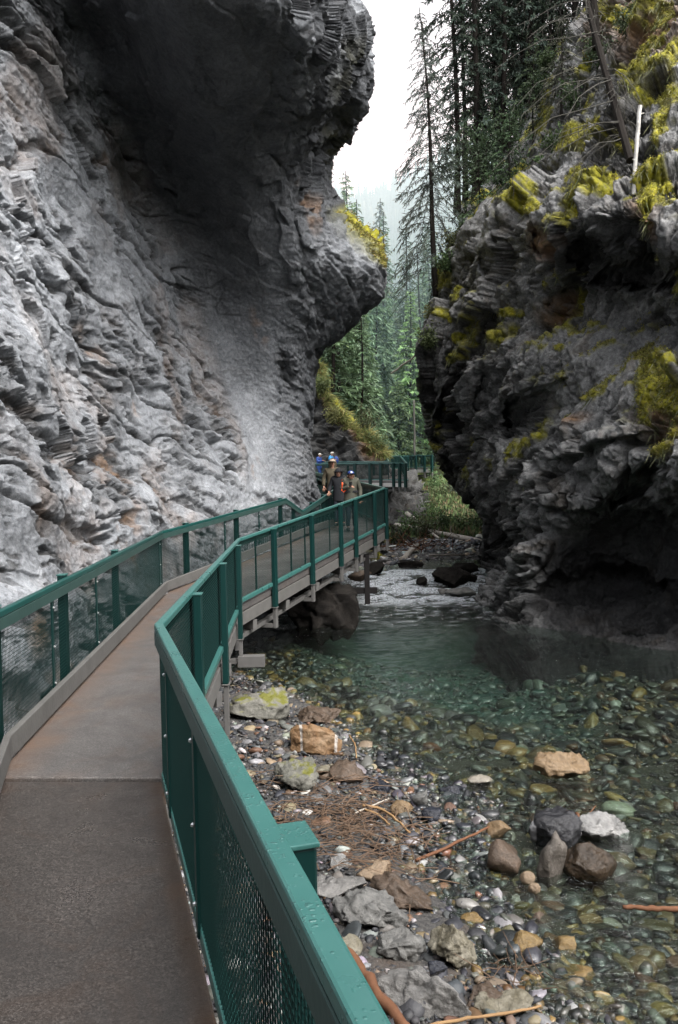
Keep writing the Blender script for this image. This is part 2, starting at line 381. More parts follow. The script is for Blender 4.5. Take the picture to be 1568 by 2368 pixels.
RR = {
 -700: [(1620, 44), (1600, 35), (1590, 27.5), (1640, 24.5), (1700, 22.5), (1760, 20.5), (1830, 18.5), (1900, 17.5), (2500, 13)],
 -150: [(1470, 44), (1450, 34), (1440, 27.5), (1470, 25), (1500, 23), (1530, 21), (1570, 19.4), (1640, 18.2), (2500, 12)],
 60: [(1330, 44), (1325, 34), (1332, 27.3), (1370, 25), (1420, 22.5), (1470, 20.3), (1520, 18.6), (1600, 17.4), (2500, 11)],
 150: [(1270, 44), (1268, 34), (1276, 27.3), (1330, 25), (1390, 22), (1440, 19.6), (1500, 17.8), (1600, 16.6), (2500, 10.6)],
 330: [(1170, 44), (1185, 34), (1218, 27.5), (1270, 24.8), (1320, 21.4), (1380, 18.4), (1450, 16.4), (1590, 15), (2500, 10)],
 430: [(1100, 44), (1115, 34.5), (1145, 27.8), (1210, 24.4), (1280, 20), (1350, 16.9), (1440, 15), (1590, 13.8), (2500, 9.5)],
 490: [(1050, 44), (1060, 35), (1085, 28), (1160, 24.4), (1240, 19.9), (1320, 16.5), (1430, 14.4), (1590, 13.2), (2500, 9.2)],
 560: [(1168, 44), (1052, 35), (1022, 28), (1110, 24.5), (1200, 20.3), (1310, 16.9), (1430, 14.7), (1590, 13.2), (2500, 9.1)],
 640: [(1146, 43), (1030, 34.5), (998, 28), (1100, 24.2), (1200, 20.4), (1320, 17.3), (1440, 15.6), (1590, 14), (2500, 9.3)],
 720: [(1140, 43), (1024, 34), (994, 27.6), (1090, 24), (1200, 20.6), (1320, 18), (1450, 16.5), (1590, 14.9), (2500, 9.6)],
 850: [(1113, 43), (997, 33.5), (983, 27), (1060, 24), (1160, 20.5), (1300, 17.4), (1440, 15.6), (1590, 14.1), (2500, 9.2)],
 950: [(1115, 43), (999, 33.5), (985, 27), (1060, 24.9), (1160, 20.8), (1300, 17.7), (1440, 15), (1590, 13.4), (2500, 8.9)],
 1060: [(1140, 43), (1024, 33), (1010, 27), (1075, 25), (1160, 21), (1290, 17.4), (1430, 14.9), (1590, 13.1), (2500, 8.7)],
 1150: [(1205, 43), (1089, 33), (1075, 26.5), (1120, 24), (1180, 20.7), (1290, 17), (1430, 15.7), (1590, 14.1), (2500, 8.9)],
 1220: [(1258, 42), (1142, 32), (1128, 26), (1150, 24), (1192, 20.5), (1270, 17), (1420, 16.5), (1590, 14.9), (2500, 9.2)],
 1310: [(1244, 40), (1128, 31), (1114, 26), (1150, 24.3), (1192, 20.3), (1240, 17.2), (1420, 16.7), (1590, 15), (2500, 9)],
 1400: [(1238, 40), (1122, 30), (1108, 24.5), (1140, 22), (1170, 19), (1232, 17), (1400, 15.8), (1590, 14.5), (2500, 8.6)],
 1480: [(1238, 38), (1122, 28), (1108, 22), (1140, 20), (1172, 17.5), (1250, 16), (1400, 14.6), (1590, 13.6), (2500, 8)],
 1600: [(1220, 34), (1104, 25), (1090, 19), (1120, 17.4), (1160, 15.3), (1240, 13.5), (1400, 12.5), (1590, 11.5), (2500, 7)],
 2300: [(1220, 24), (1104, 17), (1090, 13), (1120, 12), (1160, 11), (1240, 10), (1400, 9), (1590, 8.3), (2500, 5)],
}
def ochre_spot(px, py, lst):
    o = np.zeros(px.shape)
    for x, y, w, h, a in lst:
        c, s = math.cos(a), math.sin(a); dx = (px - x); dy = (py - y)
        o = np.maximum(o, np.clip(1.3 - np.sqrt(((dx * c + dy * s) / w) ** 2 + ((-dx * s + dy * c) / h) ** 2), 0, 1))
    return o
def make_left():
    vs = vsamples([(-1100, -60, 60), (-60, 1560, 640), (1560, 2500, 50)])
    X, px, py, u, d = cliff_grid(LR, [14, 120, 110, 34, 64, 66, 70, 22, 12], vs)
    nv, nu = px.shape
    N = gnormal(X)
    if np.einsum('ij,ij->i', N[100:500:50, 100], (CAM - X[100:500:50, 100])).mean() < 0: N = -N
    N = blur(N, 25); p = X.reshape(-1, 3); n = N.reshape(-1, 3); U = u.ravel(); x = px.ravel(); y = py.ravel()
    ts = np.array([.0, .975, -.22]); ns = np.array([0, .22, .975]); ex = np.array([1., 0, 0])
    def fr(k, a=.2): return np.stack([p @ ts * a, p @ ns, p @ ex * .55], 1) * k
    w = fbm(p * .55, 3) ; w2 = fbm(p * .55 + 40, 3)
    warp = np.stack([w, w2, w - w2], 1)
    lit = 1 - sstep(2.75, 3.3, U)                                  # bright slab at the left
    ledge = sstep(4.9, 5.7, U + .25 * w) * sstep(520, 640, y)      # bedded rock at the right end
    ledge = np.maximum(ledge, sstep(1080, 1180, y) * sstep(3.3, 4.2, U) * (1 - .0 * y))
    rim = sstep(5.75, 6.3, U)
    smooth = np.clip(1 - lit - ledge - rim, 0, 1)
    f1, e1, r1 = facets(fr(.7, .3) + warp * .35, .8, 1)
    f2, e2, r2 = facets(fr(1.9, .24) + warp * .5, .85, 2)
    f3, e3, r3 = facets(fr(5.5, .26) + warp * 1.0, .9, 3)
    f4, e4, r4 = facets(p * 8.5 + warp, .9, 4)
    q = fr(1.3, .16) + warp * .4
    rid = fbm(q, 5, .55, ridge=True)
    pit = sstep(.34, .58, fbm(fr(1.9, .2) + warp * .8 + 9, 4, .55)) * sstep(-.4, .3, fbm(p * .4 + 5, 2))
    pit2 = sstep(.34, .6, fbm(fr(5.5, .3) + warp + 3, 3, .55)) * sstep(-.3, .2, fbm(p * .9 + 15, 3))
    chan = sstep(.78, .97, 1 - np.abs(fbm(np.stack([p @ ts * .07, p @ ns * .75, p @ ex * .3], 1) + warp * .16, 3) * 1.5))
    # a fairly smooth face broken by diagonal hollows with rough insides, grooves and chips
    wl = warp * .22
    z1 = fbm(fr(.8, .13) + wl + 9, 5, .6); h1 = sstep(.20, .27, z1) * sstep(-.35, .25, fbm(p * .3 + 5, 2))
    z2 = fbm(fr(2.1, .13) + wl * 1.5 + 19, 4, .6); h2 = sstep(.24, .31, z2) * sstep(-.2, .25, fbm(p * .6 + 25, 3))
    z3 = fbm(fr(5.5, .2) + wl * 3 + 29, 3, .6); h3 = sstep(.26, .36, z3) * sstep(-.2, .3, fbm(p * .9 + 35, 3))
    pit, pit2 = h1, h2
    g1 = np.abs(fbm(np.stack([p @ ts * .05, p @ ns * .6, p @ ex * .3], 1) + warp * .1, 3)); chan = 1 - sstep(.012, .05, g1)
    rough = facets(p * 5.5 + warp, .95, 7)[0] - .5
    rr_ = fbm(fr(3.0, .3) + wl * 3, 4, .6, ridge=True)
    pin = sstep(.26, .42, fbm(fr(9., .3) + wl * 4 + 49, 3, .6)) * sstep(-.2, .25, fbm(p * 1.3 + 45, 3))
    dl = (.36 * (f1 - .5) + .07 * (f2 - .5) + .035 * (f3 - .5) + .55 * fbm(p * .3 + 2, 3) + .05 * rid
          - .48 * h1 * (.8 + .6 * rough) - .24 * h2 * (.8 + .6 * rough) - .09 * h3 - .05 * pin - .20 * chan + .03 * (f4 - .5) * (.4 + h1) + .03 * fbm(p * 5, 4, .65) + .02 * rr_ + .02 * rough)
    # bedding at the right end: stepped ledges dipping to the river
    b = p @ np.array([.33, .12, .94]) * 2.1 + .5 * w + .25 * f2
    st = b - np.floor(b); b2 = b * 3.1 + .6 * w2; st2 = b2 - np.floor(b2)
    de = .16 * (st ** 1.5) + .06 * st2 + .2 * (f2 - .5) + .1 * (f3 - .5) + .05 * (f4 - .5) + .34 * (f1 - .5) - .14 * pit2
    ds = .20 * fbm(p * .45, 4) + .035 * fbm(p * 3, 4) + .05 * (f1 - .5) + .012 * (f4 - .5)
    # upper overhang: bedding slabs seen from below
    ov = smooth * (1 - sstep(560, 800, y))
    ds = ds + ov * (.22 * (f1 - .5) + .1 * (f2 - .5) + .12 * np.minimum(st, .8))
    sl = np.stack([p @ np.array([.05, .35, -.9]) * .35, p @ np.array([1, 0, .1]), p[:, 1]], 1)
    g1, ge, _ = facets(sl * 1.5 + warp * .3, .9, 5); g2, _, _ = facets(sl * 4 + warp * .5, .9, 6)
    dr = .55 * (g1 - .5) + .22 * (g2 - .5) + .12 * (f3 - .5) + .06 * (f4 - .5) + .3 * fbm(p * .5, 3)
    rimtop = rim * (1 - sstep(500, 640, y))
    disp = lit * dl + smooth * ds + np.clip(ledge - rimtop, 0, 1) * de + rim * (1 - np.clip(ledge - rimtop, 0, 1)) * dr
    edge = sstep(0, .6, U) * 1.0
    # keep the rock clear of the boardwalk along its foot
    edge2 = sstep(6.4, 7, U) * sstep(760, 900, y); disp = disp * (1 - .4 * edge2) - .16 * edge2
    keep = sstep(1150, 1290, y) * (1 - sstep(1335, 1400, y)) * (1 - sstep(6.6, 7, U))
    disp = np.where(keep > 0, disp * (1 - .55 * keep) - .12 * keep, disp)
    disp = disp * (.42 + .13 * lit)
    V = p + n * disp[:, None]
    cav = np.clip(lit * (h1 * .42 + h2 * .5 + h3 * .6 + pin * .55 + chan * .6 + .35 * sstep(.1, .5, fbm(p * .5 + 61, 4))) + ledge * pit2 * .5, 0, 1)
    tint = np.clip(ov * .30 + rimtop * .78 + .6 * sstep(6.2, 6.8, U) * sstep(640, 690, y) * (1 - sstep(830, 880, y)) + smooth * (1 - sstep(640, 1010, y)) * .35, 0, .92)  # shade of overhang, rim and nose painted on top of darker rock
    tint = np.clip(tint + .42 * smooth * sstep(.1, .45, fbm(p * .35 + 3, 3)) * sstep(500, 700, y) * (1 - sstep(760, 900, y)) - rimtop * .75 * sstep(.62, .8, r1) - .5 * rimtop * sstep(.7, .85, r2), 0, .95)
    tint = np.maximum(tint, .9 * sstep(1320, 1400, y) * sstep(2.6, 3.4, U)); tint = np.maximum(tint, .985 * sstep(.1, -.2, V[:, 2]))  # shade under the deck and dark water painted into the rock
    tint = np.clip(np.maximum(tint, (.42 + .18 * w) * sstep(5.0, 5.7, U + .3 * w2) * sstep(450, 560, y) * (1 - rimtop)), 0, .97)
    moss = rim * sstep(.25, .75, n[:, 2] + .35 * w + .3) * sstep(470, 520, y) * (1 - sstep(640, 680, y)) * sstep(6.6, 6.95, U)
    moss = np.maximum(moss, .55 * sstep(6.3, 6.8, U) * sstep(.2, .5, w2 + .1) * (1 - sstep(420, 600, y)) * sstep(60, 200, y) * .4)
    ochre = ochre_spot(x, y, [(285, 1215, 34, 60, .2), (235, 800, 14, 60, -.5), (150, 1120, 34, 60, -.4), (265, 1090, 30, 55, -.4), (320, 930, 16, 30, -.5), (185, 200, 10, 40, -.6), (245, 390, 14, 45, -.6), (600, 760, 16, 50, -.3), (715, 480, 14, 60, -.2), (590, 1080, 12, 26, 0), (60, 1470, 60, 60, 0), (300, 1300, 40, 40, 0), (140, 1560, 40, 40, 0), (120, 670, 10, 16, 0)])
    ochre = np.maximum(ochre * (.5 * sstep(-.15, .35, fbm(p * 2.2 + 77, 3))), .16 * lit * sstep(.0, .5, fbm(p * .55 + 81, 4)))
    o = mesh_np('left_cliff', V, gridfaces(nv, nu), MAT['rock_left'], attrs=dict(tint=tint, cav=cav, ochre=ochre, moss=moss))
    return tag(o, 'pale grey canyon cliff with a dark overhang beside the boardwalk', None, kind='structure'), V, moss.ravel(), n
HOLES = [(1210, 965, 72, 52, -.35, 1.3), (1128, 930, 24, 90, 0, .6), (1035, 960, 36, 80, .2, 1.0), (1052, 1095, 28, 55, -.4, .7), (1183, 1272, 48, 50, 0, 1.2), (1132, 1350, 16, 34, 0, .7),
  (1450, 655, 120, 26, -.05, .9), (1290, 692, 50, 22, -.4, .6), (1420, 1385, 180, 75, .1, .7), (1480, 1110, 66, 36, -.5, .6), (1330, 600, 40, 60, .2, .5), (1160, 620, 24, 50, 0, .5), (1250, 560, 34, 40, 0, .6),
  (1225, 888, 84, 14, -.3, -.4), (1400, 1022, 120, 14, -.4, -.4), (1240, 1292, 24, 60, .5, -.3), (1100, 700, 40, 14, -.3, -.4), (1340, 1150, 80, 14, -.3, -.35)]
def make_right():
    vs = vsamples([(-700, -60, 40), (-60, 1520, 640), (1520, 2300, 30)])
    X, px, py, u, d = cliff_grid(RR, [12, 22, 60, 66, 74, 74, 90, 50], vs, HOLES)
    nv, nu = px.shape
    N = gnormal(X)
    if np.einsum('ij,ij->i', N[100:500:50, 250], (CAM - X[100:500:50, 250])).mean() < 0: N = -N
    N = blur(N, 60); p = X.reshape(-1, 3); n = N.reshape(-1, 3); U = u.ravel(); x = px.ravel(); y = py.ravel()
    w = fbm(p * .5, 3); w2 = fbm(p * .5 + 21, 3); warp = np.stack([w, w2, w - w2], 1)
    # bedding rises towards the viewer
    bn = np.array([-.2, .42, .88]); b = p @ bn
    def fr(k, a=1., c=1.): return np.stack([p[:, 0] - .3 * p[:, 2] * 0, p[:, 1] * a, b * c], 1) * k
    f1, e1, r1 = facets(fr(.36, .8, .9) + warp * .3, .9, 11)
    f2, e2, r2 = facets(fr(.95, .7, 1.2) + warp * .4, .95, 12)
    f3, e3, r3 = facets(fr(2.6, .7, 1.4) + warp * .6, .95, 13)
    f4, e4, r4 = facets(p * 7.5 + warp, .9, 14)
    bb = b * .62 + .5 * w; s1 = bb - np.floor(bb); bb2 = b * 2.0 + .7 * w2; s2 = bb2 - np.floor(bb2); bb3 = b * 5.5 + 1.1 * w; s3 = bb3 - np.floor(bb3)
    saw = lambda s: np.where(s < .82, s / .82, (1 - s) / .18)
    flute = fbm(np.stack([p[:, 0] * 2.3, p[:, 1] * 1.6, p[:, 2] * .32], 1) + warp * .5, 4, .55, ridge=True)
    pit = sstep(.3, .6, fbm(fr(1.1, .8, 1.5) + warp * .6 + 9, 4, .55))
    pit2 = sstep(.32, .6, fbm(p * 2.6 + warp * .6 + 3, 3, .55))
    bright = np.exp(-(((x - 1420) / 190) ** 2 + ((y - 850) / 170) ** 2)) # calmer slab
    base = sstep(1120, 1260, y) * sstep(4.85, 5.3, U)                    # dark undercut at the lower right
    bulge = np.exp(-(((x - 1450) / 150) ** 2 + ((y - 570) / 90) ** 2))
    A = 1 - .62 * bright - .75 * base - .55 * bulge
    wl = warp * .3
    z1 = fbm(np.stack([p[:, 0] * .45, p[:, 1] * .3, b * .62], 1) + wl + 9, 5, .58); h1 = sstep(.17, .27, z1)
    z2 = fbm(np.stack([p[:, 0] * 1.2, p[:, 1] * .8, b * 1.7], 1) + wl * 1.5 + 19, 4, .6); h2 = sstep(.22, .31, z2) * sstep(-.3, .2, fbm(p * .5 + 25, 3))
    z3 = fbm(np.stack([p[:, 0] * 3., p[:, 1] * 2., b * 4.6], 1) + wl * 3 + 29, 3, .6); h3 = sstep(.26, .38, z3)
    crack = 1 - sstep(.012, .05, np.abs(fbm(np.stack([p[:, 0] * .55, p[:, 1] * .55, p[:, 2] * .14], 1) + warp * .12 + 51, 3)))
    rough = facets(p * 4.5 + warp, .95, 17)[0] - .5
    pit, pit2 = h1, h2
    s1b = np.where(s1 < .9, s1 / .9, (1 - s1) / .1); s2b = np.where(s2 < .88, s2 / .88, (1 - s2) / .12)
    disp = A * (.50 * (f1 - .5) + .12 * (f2 - .5) + .03 * (f3 - .5) + .02 * (f4 - .5) + .22 * (s1b - .5) + .02 * (s2b - .5) + .14 * fbm(p * .9 + 70, 3)
                + .10 * flute * sstep(560, 900, y) - .34 * h1 * (.8 + .3 * rough) - .15 * h2 * (.8 + .3 * rough) - .05 * h3 - .26 * crack + .05 * fbm(p * 4.5, 4, .65) + .025 * rough)
    disp = disp * 1.12 + .30 * fbm(p * .33, 3) + .04 * fbm(p * 2.6, 4)
    es = 1 - sstep(2.2, 3.4, U); disp = disp * (1 - .45 * es) - .10 * es - .05
    V = p + n * disp[:, None]
    n2 = gnormal(V.reshape(nv, nu, 3)); s = np.sign(np.einsum('ijk,ijk->ij', n2, N)); n2 = (n2 * s[..., None])
    nz = n2[..., 2]
    for _ in range(7): nz = (nz + np.roll(nz, 1, 0) + np.roll(nz, -1, 0) + np.roll(nz, 1, 1) + np.roll(nz, -1, 1)) / 5
    nz = nz.ravel()
    mn = fbm(p * .55 + 8, 4, .5)
    hi = 1 - sstep(300, 540, y)
    spots = [(1496, 193, 80, 44, -.4), (1449, 151, 46, 17, -.5), (1501, 104, 50, 24, -.4), (1350, 302, 78, 19, -.75), (1366, 417, 92, 25, -.6), (1501, 385, 48, 52, 0), (1496, 448, 32, 42, .3), (1225, 448, 30, 16, -.3), (1220, 479, 34, 14, -.3), (1110, 453, 32, 16, -.5), (1105, 490, 20, 16, 0), (1272, 208, 14, 52, .5), (1251, 276, 44, 13, -.8), (1522, 292, 16, 52, .2), (1267, 651, 36, 19, -.3), (1168, 721, 20, 9, -.2), (1043, 677, 14, 26, .3), (1022, 724, 14, 22, .3), (1043, 776, 11, 13, 0), (1012, 636, 17, 38, .4), (1022, 823, 22, 14, -.6), (1548, 900, 56, 60, .3), (1505, 955, 14, 34, 0), (1371, 917, 25, 13, -.3), (1319, 969, 18, 11, -.2), (1290, 800, 14, 7, -.3), (1490, 31, 90, 40, -.3), (1400, 250, 30, 12, -.6), (1430, 320, 34, 14, -.5), (1560, 160, 30, 60, .2), (1320, 395, 30, 10, -.7), (1200, 400, 30, 14, -.4)]
    sp = ochre_spot(x, y, spots)
    moss = sstep(.24, .46, sp + .45 * mn + .25 * fbm(p * 2.2 + 3, 3)) * sstep(-.45, .1, nz + .3 * mn)
    moss = np.maximum(moss, .8 * sstep(.30, .5, nz * .7 + .5 * mn - .05) * hi)
    moss = np.maximum(moss, .8 * sstep(.45, .62, nz * .8 + .45 * mn) * (1 - sstep(900, 1020, y)))
    moss = np.where(y > 1120, 0, moss)
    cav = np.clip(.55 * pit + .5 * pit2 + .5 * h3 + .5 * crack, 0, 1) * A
    tint = np.clip(.80 * base + .70 * bulge * sstep(500, 570, y) + .25 * sstep(-.1, -.6, f1 - .5) + .30 * sstep(-.2, .4, w) + .08 - .75 * bright - .2 * sstep(.6, .9, r2), 0, .9)  # painted shade under bulge and undercut, painted light on the upward slab
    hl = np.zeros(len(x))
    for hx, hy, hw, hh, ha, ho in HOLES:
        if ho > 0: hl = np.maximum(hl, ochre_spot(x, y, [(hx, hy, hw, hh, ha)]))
    tint = np.clip(tint + .35 * np.clip(hl, 0, 1) - .8 * np.clip(ochre_spot(x, y, [(1222, 1330, 44, 85, .25), (1300, 1215, 70, 40, -.5), (1165, 1170, 40, 50, 0)]), 0, 1), 0, .93)  # shade of the hollows painted in, lit ridges painted lighter
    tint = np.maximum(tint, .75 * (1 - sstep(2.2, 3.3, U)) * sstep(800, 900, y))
    tint = np.maximum(tint, .985 * sstep(.12, -.25, V[:, 2]))  # rock below water blackened in place of a dark reflection
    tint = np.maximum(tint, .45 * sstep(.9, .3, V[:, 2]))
    ochre = ochre_spot(x, y, [(1490, 500, 50, 60, 0), (1260, 720, 40, 30, -.5), (1540, 980, 60, 60, .4), (1350, 980, 40, 18, -.4), (1480, 60, 120, 80, 0), (1240, 560, 40, 40, 0)]) * .7
    V = V + n2.reshape(-1, 3) * (np.clip(moss, 0, 1) ** 1.5 * (.05 + .03 * fbm(p * 2.5, 3)))[:, None]
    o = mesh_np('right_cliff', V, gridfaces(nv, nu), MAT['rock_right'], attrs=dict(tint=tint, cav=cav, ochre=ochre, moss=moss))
    return tag(o, 'dark layered canyon cliff with mossy ledges across the creek', None, kind='structure'), V, moss, n2.reshape(-1, 3), px.ravel(), py.ravel()

def make_rear():  # unseen wall, added to keep out sky light from behind the camera
    a = np.linspace(math.radians(-28), math.radians(-172), 70); z = np.linspace(-1, 17, 34); A, Z = np.meshgrid(a, z)
    r = 9.5 + .12 * Z; X = .8 + (r + .6 * np.sin(A * 7)) * np.cos(A); Y = -1 + (r + .5) * np.sin(A); p = np.stack([X, Y, Z], -1).reshape(-1, 3)
    f1, _, _ = facets(p * .5, .9, 31); f2, _, _ = facets(p * 1.4, .9, 32); n = unit0(np.array([.8, -1, 0]) - p * [1, 1, 0])
    V = p + n * (1.2 * (f1 - .5) + .4 * (f2 - .5))[:, None]; q = np.zeros(len(V))
    o = mesh_np('added_rear_wall', V, gridfaces(34, 70), MAT['rock_right'], attrs=dict(tint=q + .2, cav=q, ochre=q, moss=q)); tag(o, 'rock wall closing the canyon behind the viewer', None, kind='structure')
def unit0(v): return v / np.linalg.norm(v, axis=1)[:, None]
# ------------------------------------------------------------------ ground and water
_sy = np.array([-6, 0, 2, 3.3, 4.2, 4.5, 5, 5.5, 6.15, 6.7, 7.1, 7.8, 8.6, 9.4, 11.0, 11.6, 13, 16, 22, 25, 28, 30, 33, 35.5])
_sx = np.array([2.4, 1.7, 1.35, 1.15, 1.0, .74, .6, .46, .58, .8, .84, .3, .1, 0, -.75, -1.1, -2.2, -2.8, -2.6, -1.2, .2, 1.2, 2.0, 2.6])
def shore(y): return np.interp(y, _sy, _sx)
def wlevel(y): return .33 * sstep(21.3, 25.4, y)
def ground_z(x, y):
    x = np.asarray(x, float); y = np.asarray(y, float)
    s = x - shore(y)
    deepmax = np.interp(y, [0, 4, 7, 10, 13, 18, 21, 23.5, 27, 34], [.22, .26, .34, .6, 1.0, 1.1, .5, .16, .2, .2])
    deepmax = np.maximum(.26, deepmax * (1 - .62 * sstep(2.2, 4.4, x) * (1 - sstep(13, 16, y))))
    sl = np.interp(y, [0, 4, 8, 12, 22, 26], [.055, .06, .1, .2, .3, .1])
    z = np.where(s > 0, -np.minimum(deepmax, sl * s + .012), np.minimum(.5, -.11 * s))
    z = z + wlevel(y)
    # gravel bar upstream
    bar = sstep(27.2, 29.8, y - .35 * (x - 4) * (x < 4))
    z = z * (1 - bar) + bar * (.50 + .03 * (y - 34) + .06 * np.clip(y - 38, 0, 9))
    # valley behind, rising to forested hills
    v = np.clip(y - 52, 0, 575)
    h = .5 + .15 * v + .00041 * v ** 2
    side = np.maximum(0, -(x - 2) - .05 * v); sideR = np.maximum(0, (x - 10 - .05 * v))
    h = h + .55 * np.minimum(side, 60) * sstep(46, 58, y) + .6 * np.minimum(sideR, 60) * sstep(46, 58, y)
    z = z + np.where(y > 46, (h - .3) * sstep(46, 56, y), 0)
    return z
def make_ground():
    ys = np.concatenate([np.arange(-8, 2, .5), np.arange(2, 14, .07), np.arange(14, 60, .35), np.geomspace(60, 900, 70)])
    xs = np.concatenate([-np.geomspace(700, 7, 34), np.arange(-6.5, 10, .1), np.geomspace(10.2, 700, 34)])
    X, Y = np.meshgrid(xs, ys); Z = ground_z(X, Y)
    p = np.stack([X.ravel(), Y.ravel(), np.zeros(X.size)], 1)
    Z = Z + (.035 * fbm(p * 1.1, 4) + .012 * fbm(p * 6, 3)).reshape(X.shape) * (1 + 0 * Y) + (sstep(50, 90, Y) * 1.2) * fbm(p * .12, 3).reshape(X.shape)
    V = np.stack([X, Y, Z], -1).reshape(-1, 3)
    veg = sstep(37.6, 39.6, Y + .8 * fbm(p * .5 + 5, 3).reshape(Y.shape)).ravel()
    dep = np.clip((wlevel(Y) - Z) / 1.0, 0, 1).ravel() * (Y.ravel() < 29)
    o = mesh_np('ground', V, gridfaces(len(ys), len(xs)), MAT['ground'], smooth=True, attrs=dict(veg=veg, depth=dep))
    return tag(o, 'dark gravel creek bed and forest floor', None, kind='structure')
def make_water():
    ys = np.concatenate([np.arange(-8, 3, .5), np.arange(3, 14, .08), np.arange(14, 20, .12), np.arange(20, 27, .07), np.arange(27, 40, .3)])
    xs = np.arange(-7.5, 12.5, .09)
    X, Y = np.meshgrid(xs, ys)
    p = np.stack([X.ravel(), Y.ravel() * 1.0, np.zeros(X.size)], 1)
    rap = (sstep(19.0, 21.0, Y) * (1 - sstep(25.2, 26.2, Y))).ravel()
    st = np.stack([p[:, 0] * 1.1, p[:, 1] * 1.5, p[:, 2]], 1)
    n1 = fbm(st * 1.3, 4, .55)
    Z = wlevel(Y).ravel() + rap * .085 * n1 + .004 * fbm(p * np.array([2.2, 4.5, 1]), 3)
    foam_glint = rap * sstep(-.3, .2, n1 + .45 * fbm(st * 4 + 7, 3) + .15)  # white water, also painting the bright sky reflection on the rapid
    foam_glint = np.maximum(foam_glint, .9 * sstep(.0, .25, 1 - np.abs(p[:, 1] - 25.3 - .3 * n1) / .5) * sstep(2.5, 3.2, p[:, 0]))
    tail = sstep(14.5, 21, p[:, 1]) * (1 - sstep(21, 22, p[:, 1]))
    foam_glint = np.maximum(foam_glint, .8 * tail * sstep(.35, .55, fbm(st * np.array([2.2, 4.5, 1]) + 3, 3) + .12 * tail))
    V = np.stack([X.ravel(), Y.ravel(), Z], 1)
    o = mesh_np('water', V, gridfaces(len(ys), len(xs)), MAT['water'], smooth=True, attrs=dict(foam_glint=foam_glint, rapid=np.maximum(rap, .5 * tail)))
    return tag(o, 'clear green mountain creek with a small rapid', None, kind='structure')
# ------------------------------------------------------------------ stones
def ico(sub):
    bm = bmesh.new(); bmesh.ops.create_icosphere(bm, subdivisions=sub, radius=1)
    v = np.array([q.co[:] for q in bm.verts]); f = np.array([[q.index for q in t.verts] for t in bm.faces]); bm.free(); return v, f
ICO1, ICO2, ICO3, ICO5 = ico(1), ico(2), ico(3), ico(5)
def pebble_proto(base, seed, ang):
    v, f = base
    r = np.random.default_rng(seed)
    # cut the ball with random planes: angular stone
    n = r.normal(size=(9, 3)); n /= np.linalg.norm(n, axis=1)[:, None]
    d = r.uniform(.35, .9, 9) if ang else r.uniform(.72, 1.0, 9)
    w = v.copy()
    for a, b in zip(n, d):
        t = w @ a; w = w - np.clip(t - b, 0, None)[:, None] * a
    return w * (1 + .06 * r.normal(size=(len(w), 1))), f
PRO = [pebble_proto(ICO1, i, i % 2) for i in range(10)]
PRO2 = [pebble_proto(ICO2, 100 + i, i % 2) for i in range(10)]
def scatter_stones(name, label, pts, size, palette, prob, mat, flat=(.35, .75), seed=1, sink=.25, big=.05, colvar=.3, mixf=None, mixc=None):
    r = np.random.default_rng(seed); Vs, Fs, Cs = [], [], []; n0 = 0
    pal = np.array(palette); ci = r.choice(len(pal), len(pts), p=np.array(prob) / sum(prob))
    for i in range(len(pts)):
        v, f = (PRO2 if size[i] > big else PRO)[r.integers(10)]
        a = r.uniform(.7, 1.35); fl = r.uniform(*flat)
        s = np.array([a, 1 / a, fl]) * size[i]
        e = Euler((r.normal() * .3, r.normal() * .3, r.uniform(0, 6.28))).to_matrix()
        w = (v * s) @ np.array(e).T + pts[i] + np.array([0, 0, size[i] * fl * (1 - 2 * sink)])
        c = np.clip(pal[ci[i]] * r.uniform(1 - colvar, 1 + colvar) * (1 + r.normal(size=3) * .05), .005, .9)
        if mixf is not None: c = c * (1 - mixf[i]) + np.array(mixc) * mixf[i] * r.uniform(.6, 1.4)
        Vs.append(w); Fs.append(f + n0); Cs.append(np.repeat(c[None], len(v), 0)); n0 += len(v)
    o = mesh_np(name, np.concatenate(Vs), np.concatenate(Fs), mat, smooth=False, attrs=dict(col=np.concatenate(Cs)))
    return tag(o, label, None, kind='stuff')
SLATE = [(.013, .014, .017), (.03, .032, .035), (.075, .073, .07), (.17, .17, .165), (.13, .10, .065), (.30, .29, .275), (.10, .052, .03)]
WETP = [(.034, .032, .022), (.085, .062, .025), (.16, .11, .038), (.05, .052, .042), (.010, .011, .010), (.14, .14, .12), (.07, .035, .016)]
def scatter_area(n, y0, y1, xa, xb, seed, power=1.0):
    r = np.random.default_rng(seed); u = r.random(n)
    y = y0 * (y1 / y0) ** u if power else y0 + (y1 - y0) * u
    s = shore(y); x = s + xa(y) + (xb(y) - xa(y)) * r.random(n)
    return x, y
